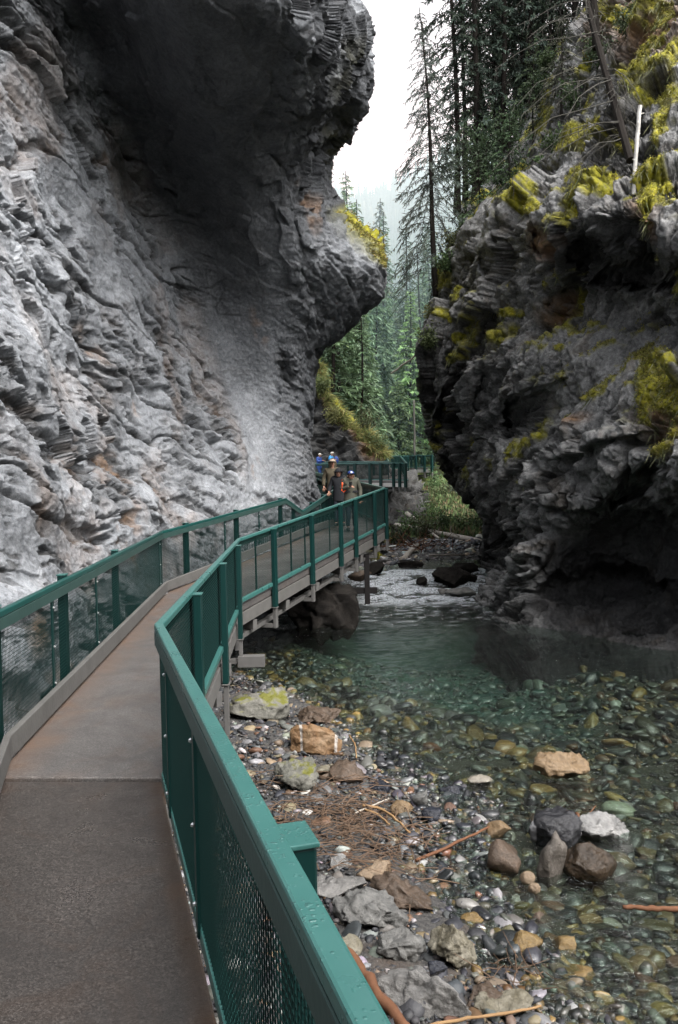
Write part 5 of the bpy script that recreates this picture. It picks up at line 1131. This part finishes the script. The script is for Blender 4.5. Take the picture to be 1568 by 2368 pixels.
def make_boulders(log):
    M = dict(
        orange=bmat('orange_boulder', (0.14, 0.0741, 0.0312), (0.195, 0.133, 0.078), .5, streak=((0.33, 0.30, 0.27), .9, .97)),
        tan=bmat('tan_boulder', (0.117, 0.0741, 0.0351), (0.164, 0.117, 0.0702), .45), grey=bmat('grey_boulder', (0.0624, 0.0624, 0.0598), (0.146, 0.143, 0.135), .6),
        mossy=bmat('mossy_boulder', (0.0624, 0.0624, 0.052), (0.156, 0.151, 0.13), .6, moss=True), slab=bmat('grey_slab', (0.104, 0.101, 0.0962), (0.166, 0.161, 0.153), .6, scale=2.5),
        mslab=bmat('mossy_slab', (0.078, 0.0754, 0.0624), (0.156, 0.151, 0.133), .6, moss=True), rust=bmat('rusty_stone', (.042, .030, .021), (.092, .064, .045), .45),
        white=bmat('white_boulder', (0.104, 0.104, 0.102), (0.24, 0.236, 0.228), .6), dark=bmat('dark_wet_boulder', (0.0114, 0.0114, 0.0135), (0.0312, 0.0312, 0.0343), .22, streak=((0.182, 0.182, 0.187), .8, .96)),
        brown=bmat('brown_wet_boulder', (0.0156, 0.0114, 0.0078), (0.0442, 0.0286, 0.0156), .25), wedge=bmat('wedge_stone', (0.0572, 0.0494, 0.0416), (0.104, 0.091, 0.078), .5),
        ochre=bmat('ochre_stone', (0.105, 0.0663, 0.0234), (0.164, 0.113, 0.0468), .4), black=bmat('black_slate', (0.0078, 0.00884, 0.013), (0.026, 0.0286, 0.039), .25),
        pale=bmat('pale_stone', (0.133, 0.117, 0.0938), (0.195, 0.179, 0.149), .5), pink=bmat('pink_tan_stone', (0.137, 0.0938, 0.0585), (0.188, 0.144, 0.0975), .5), mott=bmat('mottled_stone', (0.0832, 0.0728, 0.0468), (0.187, 0.172, 0.135), .5, scale=7), deep=bmat('dark_rock', (0.0078, 0.00728, 0.00676), (0.0208, 0.0187, 0.0166), .9, spec=.05))
    # px, py of the foot, width, height in photo units, material, label, angularity, depth ratio, rotation, tilt, level
    S = [
     (731, 1748, 128, 84, 'orange', 'rounded orange boulder with a white vein on the gravel bank', .5, .8, .2, (0, 0), 'g'),
     (1300, 1796, 134, 62, 'tan', 'tan boulder with pinkish left end breaking the creek surface', .7, .6, .1, (0, .05), 'w'),
     (689, 1836, 104, 78, 'mossy', 'grey boulder with two moss patches below the orange boulder', .9, .9, .6, (0, 0), 'g'),
     (592, 1672, 150, 88, 'mslab', 'large pale slab with mossy front at the foot of the railing leg', .7, 1.1, .3, (0, .0), 'g'),
     (733, 1676, 104, 40, 'rust', 'flat reddish-brown stone behind the orange boulder', .9, .7, -.1, (0, .05), 'g'),
     (797, 1818, 84, 62, 'rust', 'brown broken rock right of the mossy boulder', 1.0, .8, .5, (0, .1), 'g'),
     (745, 1800, 50, 34, 'mott', 'small speckled stone touching the orange boulder from below', .9, .8, .5, (0, .1), 'g'),
     (1397, 1942, 130, 66, 'white', 'white boulder with driftwood draped on its left end', 1.0, .6, .1, (0, .08), 'w'),
     (1288, 1962, 118, 88, 'dark', 'glossy blue-black boulder with a thin white line left of the white boulder', .6, .8, .3, (0, -.1), 'w'),
     (1368, 2036, 124, 92, 'brown', 'rounded dark brown boulder in front of the white boulder', .35, .8, -.2, (0, .05), 'w'),
     (1279, 2042, 66, 112, 'wedge', 'upright pointed grey-brown wedge of rock between the dark boulders', 1.0, .5, .1, (-.1, .12), 'w'),
     (1170, 2022, 82, 76, 'rust', 'rusty brown wet rock left of the pointed wedge', 1.0, .9, .4, (0, 0), 'w'),
     (1221, 2044, 36, 32, 'pink', 'small smooth orange stone beside the rusty wet rock', .2, .8, 0, (0, 0), 'w'),
     (1237, 2066, 30, 26, 'pink', 'small pinkish stone in front of the smooth orange one', .3, .8, 0, (0, 0), 'w'),
     (1152, 1936, 54, 40, 'tan', 'two-toned tan and black stone at the end of the red branch', .9, .8, .2, (0, 0), 'w'),
     (868, 2048, 90, 62, 'pink', 'pale tan rock behind the long mossy brown rock', .9, .8, .2, (0, .1), 'g'),
     (928, 2112, 158, 84, 'rust', 'long brown mossy rock pointing into the creek', .8, .5, -.45, (0, .18), 'g'),
     (862, 2158, 175, 100, 'grey', 'jagged dark grey rock below the long brown rock', 1.0, .7, -.35, (0, .12), 'g'),
     (985, 2352, 235, 118, 'slab', 'big flat smooth grey slab at the bottom of the bank', .8, .45, -.42, (0, .1), 'g'),
     (925, 2228, 130, 96, 'grey', 'square grey block above the big flat slab', 1.0, .8, -.15, (0, .05), 'g'),
     (1052, 2250, 110, 120, 'mott', 'mottled cream rock right of the square grey block', .9, .8, .2, (0, 0), 'g'),
     (806, 2216, 70, 54, 'mott', 'speckled rough stone left of the square grey block', 1.0, .8, .4, (0, 0), 'g'),
     (1011, 2262, 46, 46, 'black', 'small shiny blue-black stone on the mottled cream rock', 1.0, .8, .4, (0, 0), 'm'),
     (782, 2012, 46, 42, 'white', 'small whitish stone lying among the twigs', .9, .8, .4, (0, 0), 'g'),
     (1218, 2216, 78, 74, 'ochre', 'large yellow stone under shallow water, left of the square one', .9, .8, .2, (0, 0), 'b'),
     (1310, 2222, 72, 72, 'ochre', 'square ochre stone under shallow water', 1.0, .9, .3, (0, 0), 'b'),
     (1100, 2142, 66, 40, 'ochre', 'oval brown-yellow stone under water near the bank', .5, .8, -.3, (0, 0), 'b'),
     (1330, 2270, 90, 44, 'ochre', 'long ochre stone below the square ochre stone', .8, .6, -.2, (0, 0), 'b'),
     (1256, 2150, 54, 50, 'rust', 'triangular rust stone above the yellow stones', 1.0, .8, 0, (0, 0), 'b'),
     (1370, 2140, 60, 32, 'ochre', 'flat yellow stone right of the triangular rust stone', .8, .6, 0, (0, 0), 'b'),
     (1112, 1810, 66, 22, 'pale', 'pale flat stone awash left of the tan boulder', .8, .7, .1, (0, 0), 'w'),
     (975, 1872, 44, 44, 'grey', 'grey angular cobble at the waterline', 1.0, .8, .3, (0, 0), 'g'),
     (930, 1890, 56, 44, 'tan', 'tan cobble beside the curved orange root', .8, .8, .3, (0, 0), 'g'),
     (1000, 1905, 50, 40, 'black', 'black slate cobble at the waterline below the grey cobble', 1.0, .8, .3, (0, 0), 'g'),
     (1050, 1845, 60, 30, 'black', 'wet slate plate at the tip of the gravel', 1.0, .8, .3, (0, 0), 'g'),
     (880, 1835, 60, 34, 'black', 'blue slate stone beside the brown broken rock', 1.0, .8, .3, (0, 0), 'g'),
     (775, 2075, 150, 56, 'slab', 'flat tan slab beside the near railing post', .9, .8, .3, (0, 0), 'g'),
     (760, 2240, 70, 50, 'rust', 'rough brown stone close to the railing', .9, .8, .3, (0, 0), 'g'),
     (1170, 2356, 150, 70, 'mott', 'pale mottled slab at the bottom edge of the shallow water', .9, .7, .2, (0, 0), 'b'),
     (1130, 2330, 110, 60, 'rust', 'dull brown slab beside the yellow stick', .9, .7, .2, (0, 0), 'b'),
     (832, 1338, 60, 26, 'rust', 'rusty brown rocks awash in the rapid beside the steel beam', .9, .8, .2, (0, 0), 'r'),
     (868, 1330, 46, 30, 'deep', 'dark square rock at the top of the rapid near the support leg', 1.0, .8, .2, (0, 0), 'r'),
     (1055, 1362, 105, 44, 'deep', 'long dark ledge in the rapid next to the right cliff', .8, .7, .2, (0, .05), 'r'),
     (976, 1358, 28, 18, 'deep', 'small black rock left of the dark ledge in the rapid', .9, .8, .2, (0, 0), 'r'),
     (1070, 1382, 70, 24, 'grey', 'low grey rock in front of the dark ledge', .9, .8, .2, (0, 0), 'r'),
     (1030, 1376, 40, 16, 'grey', 'flat stone below the small black rock', .9, .8, .2, (0, 0), 'r'),
     (1075, 1326, 80, 24, 'deep', 'dark rock bar at the lip of the rapid', .9, .8, .2, (0, 0), 'r'),
     (948, 1312, 60, 16, 'deep', 'row of small black rocks above the rapid', 1.0, .6, .2, (0, 0), 'r'),
     (748, 1462, 150, 110, 'deep', 'big black boulder in the shadow under the boardwalk', 1.0, 1.3, .2, (0, 0), 'w'),
    ]
    for i, (px, py, w, h, mt, lb, ang, dr, rot, tilt, lv) in enumerate(S):
        z = 0.0 if lv in 'wb' else .15
        for _ in range(6):
            q = G(px, py - h * .12, z); z = float(ground_z(q[0], q[1])) if lv in 'gb' else (float(wlevel(q[1])) if lv in 'wr' else .32)
        d = (q - CAM) @ fw; W = w / F * d; Hh = h / F * d * 1.02
        el = (CAM[2] - z) / d; Dp = W * dr; Hz = max(.3 * Hh, (Hh - Dp * el * .55)) * (1.35 if lv in 'wr' else 1.15)
        o = boulder_mesh('boulder' if w > 60 else 'stone', (W, Dp, Hz), 300 + i, M[mt], ang, (q[0], q[1] + Dp * .25, z + Hz * (.22 if lv in 'wr' else .30) - (.0 if lv != 'b' else Hz * .12)), rot, tilt, sub=ICO5 if w > 90 else ICO3, nplanes=12)
        tag(o, lb, 'boulder' if w > 60 else 'stone')
    # ---- sticks
    def stick(name, lb, pix, ra, rb, mat, z=.06, cat='stick', seed=0):
        rr = np.random.default_rng(seed); pts = []
        for px, py, *zz in pix:
            q = G(px, py, z)
            for _ in range(5):
                q = G(px, py, max(float(ground_z(q[0], q[1])), -.02) + (zz[0] if zz else z))
            pts.append(q)
        pts = np.array(pts); t = np.linspace(0, len(pts) - 1, 14); i0 = np.clip(t.astype(int), 0, len(pts) - 2); f_ = (t - i0)[:, None]
        c = pts[i0] * (1 - f_) + pts[i0 + 1] * f_; c[1:-1] = (c[:-2] + 2 * c[1:-1] + c[2:]) / 4; c += rr.normal(size=c.shape) * ra * .22
        loc = c.mean(0); mb = MB(); mb.tube(c - loc, np.linspace(ra, rb, 14) * (1 + .1 * rr.normal(size=14)), 7); o = mb.build(name, mat, None, smooth=True); o.location = loc; return tag(o, lb, cat)
    stick('branch', 'straight reddish branch lying from the bank to the two-toned stone', [(962, 1990), (1020, 1965), (1080, 1936), (1136, 1908)], .014, .009, MAT['rust_wood'], .07, seed=1)
    stick('branch', 'long curved orange root over the twig pile', [(838, 1862), (880, 1868), (915, 1892), (948, 1926)], .013, .008, MAT['tan_wood'], .08, seed=2)
    stick('branch', 'shorter orange root under the long curved one', [(842, 1870), (870, 1880), (902, 1906)], .01, .007, MAT['tan_wood'], .07, seed=3)
    stick('branch', 'thin orange stem standing by the orange boulder', [(808, 1700), (822, 1722), (824, 1752)], .009, .007, MAT['tan_wood'], .05, seed=4)
    stick('branch', 'yellow peeled stick across the bottom of the shallow water', [(985, 2372), (1090, 2352), (1180, 2340), (1252, 2326)], .010, .007, MAT['tan_wood'], .06, seed=5)
    stick('log', 'brown bark-covered log beside the near railing', [(795, 2195), (845, 2262), (890, 2318), (945, 2385)], .034, .03, MAT['rust_wood'], .07, 'log', seed=6)
    stick('branch', 'smooth red-brown pole entering from the right edge', [(1440, 2096), (1500, 2098), (1590, 2102)], .014, .018, MAT['rust_wood'], .10, seed=7)
    stick('branch', 'grey twig lying over the jagged rock', [(820, 1880), (900, 1845)], .009, .005, MAT['grey_log'], .06, seed=8)
    stick('driftwood', 'curl of brown bark draped on the white boulder', [(1335, 1880, .1), (1338, 1900, .12), (1352, 1918, .08)], .018, .014, MAT['rust_wood'], .1, 'driftwood', seed=9)
    stick('driftwood', 'thin twig poking up behind the white boulder', [(1348, 1898, .13), (1378, 1862, .16)], .007, .004, MAT['rust_wood'], .1, seed=10)
    # twig pile
    rr = np.random.default_rng(77); mb = MB()
    for j in range(330):
        px = 800 + rr.normal() * 95; py = 1905 + rr.normal() * 58 + (px - 790) * .25
        if j > 400: px = 810 + rr.normal() * 60; py = 2000 + rr.normal() * 30
        q = G(px, py, .15)
        for _ in range(3): q = G(px, py, float(ground_z(q[0], q[1])) + .03)
        a = rr.normal() * 1.1 + .2; L = rr.uniform(.06, .34); dv = np.array([math.cos(a), math.sin(a) * .9, rr.normal() * .12])
        k = rr.normal(size=3) * .02; e = q + dv * L; q[2] += abs(rr.normal()) * .035
        mb.tube(np.array([q - dv * L * .5, q + k + [0, 0, .02], e]), np.array([.0045, .004, .0022]) * rr.uniform(.5, 1.4), 4, False)
    tag(mb.build('twigs', MAT['twig'], None), 'brown heap of washed-up twigs on the gravel bank', None, kind='stuff')
    mb = MB(); q0 = G(1190, 2250, .02)
    for j in range(26):
        o = q0 + np.array([rr.normal() * .1, rr.normal() * .12, .02]); e = o + unit(np.array([rr.normal(), rr.normal(), .5])) * rr.uniform(.08, .25); mb.tube(np.array([o, (o + e) / 2 + rr.normal(size=3) * .015, e]), [.004, .003, .0015], 4, False)
    o = mb.build('dead_twigs', MAT['twig'], None); tag(o, 'small bare branching twigs caught between the yellow stones', None, kind='stuff')
MAT['twig'] = simple('twig_brown', (.085, .055, .036), .8, .6, 3, .2, 0, 0, 30)
# ------------------------------------------------------------------ people
def skin_obj(name, chains, mat, parent=None, sub=2):
    """chains: list of (points, radii, parent_index or None); connected edges share vertices"""
    me = bpy.data.meshes.new(name); V, E, R, roots = [], [], [], []
    idx = {}
    for ci, (pts, rad, start) in enumerate(chains):
        prev = idx[start] if start is not None else None
        for k, (p, r) in enumerate(zip(pts, rad)):
            V.append(tuple(p)); R.append(r); i = len(V) - 1; idx[(ci, k)] = i
            if prev is None: roots.append(i)
            else: E.append((prev, i))
            prev = i
    me.from_pydata(V, E, []); o = bpy.data.objects.new(name, me); COL.objects.link(o)
    if parent is not None: o.parent = parent
    md = o.modifiers.new('skin', 'SKIN'); md.use_smooth_shade = True
    sv = me.skin_vertices[0].data
    for i, r in enumerate(R):
        rr = r if isinstance(r, (tuple, list)) else (r, r); sv[i].radius = rr; sv[i].use_root = i in roots
    s = o.modifiers.new('sub', 'SUBSURF'); s.levels = sub; s.render_levels = sub
    me.materials.append(mat); return o
def ball(name, c, rad, mat, parent, base=None, fn=None):
    v, f = base or ICO3; q = v.copy()
    if fn: q = fn(q)
    o = mesh_np(name, q * np.array(rad) + np.array(c), f, mat, parent, smooth=True); return o
def person(label, loc, facing, H, cols, pose, hat=None, group=None, hood=False):
    root = thing('person', label, 'person', loc, group); root.rotation_euler.z = facing       # local -Y is the front
    k = H / 1.7
    skin, jacket, legs, shoe, hair = cols
    def V3(*a): return np.array(a) * k
    hd = V3(*pose.get('head', (0, -.05, 1.56))); bend = pose.get('bend', 0.0)
    pel = V3(0, 0, .92); ch = V3(0, -bend * .6, 1.22); sh = V3(0, -bend, 1.40); nk = (sh * .45 + hd * .55) - V3(0, 0, .03)
    la, ra = pose['arms']      # (elbow, wrist) pairs
    feet = pose.get('feet', ((.10, .02), (-.10, -.10)))
    def finger_set(w, d, up_):
        d = unit(np.array(d, float)); s = unit(np.cross(d, up_)); u = np.cross(s, d); out = []
        palm = w + d * .05 * k
        for j, (off, L) in enumerate(((-.032, .065), (-.011, .078), (.011, .074), (.032, .058))):
            b = palm + s * off * k + d * .03 * k; out.append(([palm + s * off * k * .7, b, b + (d * .8 - u * .5) * L * .5 * k, b + (d * 1.0 - u * 1.4) * L * .55 * k], [.011 * k, .0095 * k, .009 * k, .007 * k], None))
        b = w + d * .02 * k - s * .035 * k; out.append(([w + d * .015 * k - s * .015 * k, b, b + (d * .8 - s * .7 - u * .2) * .035 * k, b + (d * 1.2 - s * .7 - u * .5) * .055 * k], [.012 * k, .011 * k, .0095 * k, .008 * k], None))
        return out
    ch_b = [([pel, ch, sh, nk, hd - V3(0, 0, .05), hd + V3(0, -.005, .02), hd + V3(0, .01, .075)], [(.10 * k, .07 * k), (.09 * k, .06 * k), (.07 * k, .05 * k), .052 * k, (.068 * k, .078 * k), (.078 * k, .092 * k), (.06 * k, .075 * k)], None)]
    for sx, (el, wr) in ((1, la), (-1, ra)):
        S = sh + V3(.17 * sx, 0, -.03); el = V3(*el); wr = V3(*wr); dv = unit(wr - el)
        ch_b.append(([S, el, wr, wr + dv * .06 * k], [.04 * k, .032 * k, .026 * k, (.034 * k, .02 * k)], (0, 2)))
    for sx, ft in ((1, feet[0]), (-1, feet[1])):
        hp = pel + V3(.09 * sx, 0, -.04); kn = V3(ft[0] * .95, ft[1] * .5 - .035, .48); an = V3(ft[0], ft[1] + .02, .09)
        ch_b.append(([hp, kn, an, an + V3(0, -.10, -.05)], [.055 * k, .04 * k, .034 * k, .034 * k], (0, 0)))
    n = len(ch_b)
    for sx, (el, wr) in ((1, la), (-1, ra)): ch_b += finger_set(V3(*wr), V3(*wr) - V3(*el), np.array([0, 0, 1.0]))
    skin_obj('body', ch_b, skin, root, 1)
    # face
    ball('nose', hd + V3(0, -.098, -.005), V3(.014, .022, .026), skin, root, ICO2)
    for sx in (1, -1):
        ball('eye', hd + V3(.03 * sx, -.083, .022), V3(.012, .008, .009), MAT['eye'], root, ICO2); ball('ear', hd + V3(.083 * sx, .01, 0), V3(.012, .028, .036), skin, root, ICO2)
    ball('mouth', hd + V3(0, -.090, -.05), V3(.026, .008, .007), MAT['lip'], root, ICO2)
    # clothes
    jb = [([pel + V3(0, 0, -.22), pel + V3(0, 0, -.20), pel + V3(0, 0, .0), (pel + ch) / 2, ch, sh, nk], [(.20 * k, .15 * k), (.205 * k, .155 * k), (.205 * k, .155 * k), (.19 * k, .145 * k), (.195 * k, .145 * k), (.165 * k, .125 * k), .085 * k], None)]
    for sx, (el, wr) in ((1, la), (-1, ra)):
        S = sh + V3(.17 * sx, 0, -.03); el = V3(*el); wr = V3(*wr); jb.append(([S, (S + el) / 2, el, (el + wr) / 2, wr - unit(wr - el) * .02 * k], [.085 * k, .072 * k, .066 * k, .058 * k, .05 * k], (0, 5)))
    skin_obj('jacket', jb, jacket, root, 2)
    lb = [([pel + V3(0, 0, .02), pel + V3(0, 0, -.10)], [(.165 * k, .125 * k)] * 2, None)]
    for sx, ft in ((1, feet[0]), (-1, feet[1])):
        hp = pel + V3(.09 * sx, 0, -.12); kn = V3(ft[0] * .95, ft[1] * .5 - .035, .48); an = V3(ft[0], ft[1] + .02, .10)
        lb.append(([hp, kn, an], [.10 * k, .075 * k, .062 * k], (0, 1)))
    skin_obj('trousers', lb, legs, root, 2)
    for ft in feet: ball('shoe', V3(ft[0], ft[1] - .04, .05), V3(.05, .14, .052), shoe, root, ICO2, lambda q: np.where(q[:, 2:3] < -.5, q * [1, 1, 0] + [0, 0, -.95], q))
    if hair is not None:
        ball('hair', hd + V3(0, .025, .025), V3(.092, .10, .105), hair, root, ICO3, lambda q: np.where((q[:, 1:2] < -.45) & (q[:, 2:3] < .55), q * [1, .55, 1], q))
    if hood:
        def hf(q):
            front = (q[:, 1] < -.35) & (q[:, 2] < .7); q = q.copy(); q[front, 1] = -.30; q[front] *= [1.0, 1, 1.0]; return q
        ball('hood', hd + V3(0, .03, .0), V3(.125, .15, .165), jacket, root, ICO3, hf)
    if hat:
        m_, kind = hat
        def cap(q): q = q.copy(); q[:, 2] = np.maximum(q[:, 2], -.05); return q
        c = ball('cap', hd + V3(0, .0, .055), V3(.098, .112, .088), m_, root, ICO3, cap)
        if kind in ('cap', 'emblem'):
            ball('brim', hd + V3(0, -.135, .058), V3(.075, .085, .012), m_ if kind == 'emblem' else MAT['brim'], root, ICO3)
        if kind == 'brim': ball('brim', hd + V3(0, -.0, .055), V3(.16, .17, .012), m_, root, ICO3)
        if kind == 'emblem':
            mb = MB()
            for a in (-.7, 0, .7):
                d = np.array([math.sin(a), 0, math.cos(a)]); o = hd + V3(0, -.108, .085); mb.bar(o - d * .004 * k, o + d * .032 * k + V3(0, .012, 0), .014 * k, .006 * k, (0, 1, 0))
            mb.bar(hd + V3(-.03, -.112, .08), hd + V3(.03, -.112, .08), .01 * k, .006 * k, (0, 1, 0)); mb.build('emblem', MAT['white_cloth'], root)
    return root
def make_people():
    def cl(n, c, r=.8): return simple(n, c, r, .25, 7, .25, 0, .4, 25)
    sk = cl('skin', (.36, .20, .14), .5); MAT['eye'] = cl('eye', (.02, .015, .012), .2); MAT['lip'] = cl('lip', (.25, .09, .08), .5); MAT['white_cloth'] = cl('white_cloth', (.8, .8, .8)); MAT['brim'] = cl('brim_cloth', (.42, .36, .30))
    olive = cl('olive_jacket', (.065, .065, .050), .7); black = cl('black_cloth', (.014, .015, .018)); khaki = cl('khaki_hoodie', (.10, .085, .058)); navy = cl('navy_cap', (.02, .04, .15)); tan = cl('tan_cap', (.42, .33, .26)); orange = cl('orange_strap', (.75, .10, .03))
    blue = cl('blue_jacket', (.03, .07, .26), .5); sky = cl('light_blue_jacket', (.05, .30, .62), .5); hair = cl('brown_hair', (.04, .022, .014)); cream = cl('cream_cap', (.58, .56, .50)); dk = cl('dark_trousers', (.012, .016, .024)); shoe = cl('shoe', (.03, .03, .03))
    def at(px, d): q = P(px, 1200, d); return (q[0], q[1], zdeck(q[1]) + .004)
    hold = (((.25, -.06, 1.16), (.10, -.30, 1.20)), ((-.25, -.05, 1.16), (-.08, -.30, 1.22)))
    p = person('woman in an olive jacket and navy cap looking down at her phone', at(812, 20.2), math.radians(8), 1.60, (sk, olive, dk, shoe, hair), dict(head=(0, -.13, 1.50), bend=.06, arms=(((.27, -.02, 1.12), (.25, -.10, .86)), ((-.26, -.05, 1.14), (-.06, -.30, 1.20))), feet=((.10, -.02), (-.08, .06))), (navy, 'emblem'))
    k = 1.6 / 1.7
    mb = MB(); mb.bar(np.array([-.05, -.345, 1.20]) * k, np.array([-.05, -.375, 1.33]) * k, .075, .01, (0, -1, .2)); mb.build('phone', MAT['black_thing'], None)
    ph = bpy.data.objects['phone']; ph.location = p.location; ph.rotation_euler = p.rotation_euler; tag(ph, 'dark phone held up by the woman in the navy cap', 'phone')
    mb = MB(); mb.tube(np.array([(-.22, -.02, 1.40), (-.24, -.14, 1.27), (-.26, -.14, 1.10), (-.20, -.13, 1.06), (-.12, -.18, 1.16)]) * k, .018, 6); mb.build('strap', orange, p)
    mb = MB(); mb.tube(np.array([(.245, -.13, .90), (.25, -.15, .87)]) * k, .05, 7); mb.build('cuff', orange, p)
    mb = MB(); mb.bar(np.array([-.19, -.142, 1.07]) * k, np.array([.19, -.142, 1.07]) * k, .012, .055, (0, 0, 1)); mb.build('chest_band', black, p)
    person('hiker in a black hooded rain jacket behind the navy cap', at(786, 21.4), math.radians(-6), 1.60, (sk, black, dk, shoe, None), dict(head=(0, -.10, 1.52), bend=.04, arms=(((.27, -.02, 1.12), (.24, -.14, .90)), ((-.27, -.02, 1.12), (-.28, -.22, .98)))), (black, 'brim'), hood=True)
    person('hiker in a khaki hoodie and tan cap, rear of the three', at(772, 24.2), math.radians(-4), 1.80, (sk, khaki, dk, shoe, hair), dict(head=(0, -.06, 1.56), bend=.02, arms=(((.27, 0, 1.12), (.26, -.12, .88)), ((-.27, 0, 1.12), (-.26, -.12, .88)))), (tan, 'cap'), hood=True)
    person('distant walker in a dark blue jacket and white cap by the rail', at(741, 46.7), math.radians(60), 1.62, (sk, blue, blue, shoe, None), dict(head=(0, -.07, 1.55), arms=hold), (cream, 'cap'))
    person('distant walker in a bright sky-blue jacket and cream cap', at(769, 46.7), math.radians(70), 1.68, (sk, sky, sky, shoe, None), dict(head=(0, -.07, 1.55), arms=hold), (cream, 'cap'))
    q = at(774, 46.6); mb = MB()
    bp = mesh_np('backpack', ICO3[0] * np.array([.15, .10, .24]), ICO3[1], blue, None, smooth=True); bp.location = (q[0] + .17, q[1] + .02, q[2] + 1.18); tag(bp, 'dark blue backpack on the sky-blue walker', 'backpack')
MAT['black_thing'] = simple('black_plastic', (.01, .01, .012), .25, .1, 5, .5)
left, LV, Lmoss, Ln = make_left()
right, RV, Rmoss, Rn, Rpx, Rpy = make_right()
make_rear(); make_ground(); make_water(); make_gravel(); make_boardwalk()
FV, Fm, Fn, Fy, FU = make_far()
log = make_forest(); make_moss(RV, Rmoss, Rn, FV, Fm, Fn, Fy, FU, LV, Lmoss, Ln)
make_boulders(log); make_people()

def make_haze():
    t = NT('valley_haze'); vs = t.n('ShaderNodeVolumeScatter'); vs.inputs['Color'].default_value = (.50, .76, .84, 1); vs.inputs['Density'].default_value = .0029; vs.inputs['Anisotropy'].default_value = .1
    t.t.links.new(vs.outputs[0], t.out.inputs['Volume'])
    mb = MB(); mb.bar((0, 62, 125), (0, 680, 125), 420, 270); o = mb.build('haze', t.m); tag(o, 'thin blue mist hanging in the far valley', None, kind='structure')
make_haze()
# ------------------------------------------------------------------ light
SUN_EL, SUN_AZ = math.radians(52), math.radians(140)     # azimuth clockwise from +Y
wd = bpy.data.worlds.new('World'); SC.world = wd; wd.use_nodes = True
nt = wd.node_tree; nt.nodes.clear()
sky = nt.nodes.new('ShaderNodeTexSky'); sky.sky_type = 'NISHITA'; sky.sun_disc = False
sky.sun_elevation = SUN_EL; sky.sun_rotation = SUN_AZ; sky.air_density = 1.0; sky.dust_density = 6.0; sky.ozone_density = .6
hs = nt.nodes.new('ShaderNodeHueSaturation'); hs.inputs['Saturation'].default_value = .25; hs.inputs['Value'].default_value = 5.4
bg = nt.nodes.new('ShaderNodeBackground'); bg.inputs['Strength'].default_value = .12
wo = nt.nodes.new('ShaderNodeOutputWorld')
nt.links.new(sky.outputs[0], hs.inputs['Color']); nt.links.new(hs.outputs[0], bg.inputs['Color']); nt.links.new(bg.outputs[0], wo.inputs['Surface'])
sl = bpy.data.lights.new('sun', 'SUN'); sl.energy = .9; sl.angle = math.radians(35); sl.color = (1, .97, .92)
so = bpy.data.objects.new('sun', sl); COL.objects.link(so)
sd = Vector((math.sin(SUN_AZ) * math.cos(SUN_EL), math.cos(SUN_AZ) * math.cos(SUN_EL), math.sin(SUN_EL)))
so.rotation_euler = sd.to_track_quat('Z', 'Y').to_euler(); so.location = (0, -10, 40)
SC.view_settings.view_transform = 'Standard'; SC.view_settings.look = 'None'; SC.view_settings.exposure = 0
cy = SC.cycles
cy.use_denoising = True
try: cy.denoiser = 'OPENIMAGEDENOISE'
except Exception: pass
cy.max_bounces = 8; cy.diffuse_bounces = 3; cy.glossy_bounces = 3; cy.transmission_bounces = 4; cy.transparent_max_bounces = 12; cy.volume_bounces = 0
cy.caustics_reflective = False; cy.caustics_refractive = False; cy.sample_clamp_indirect = 4
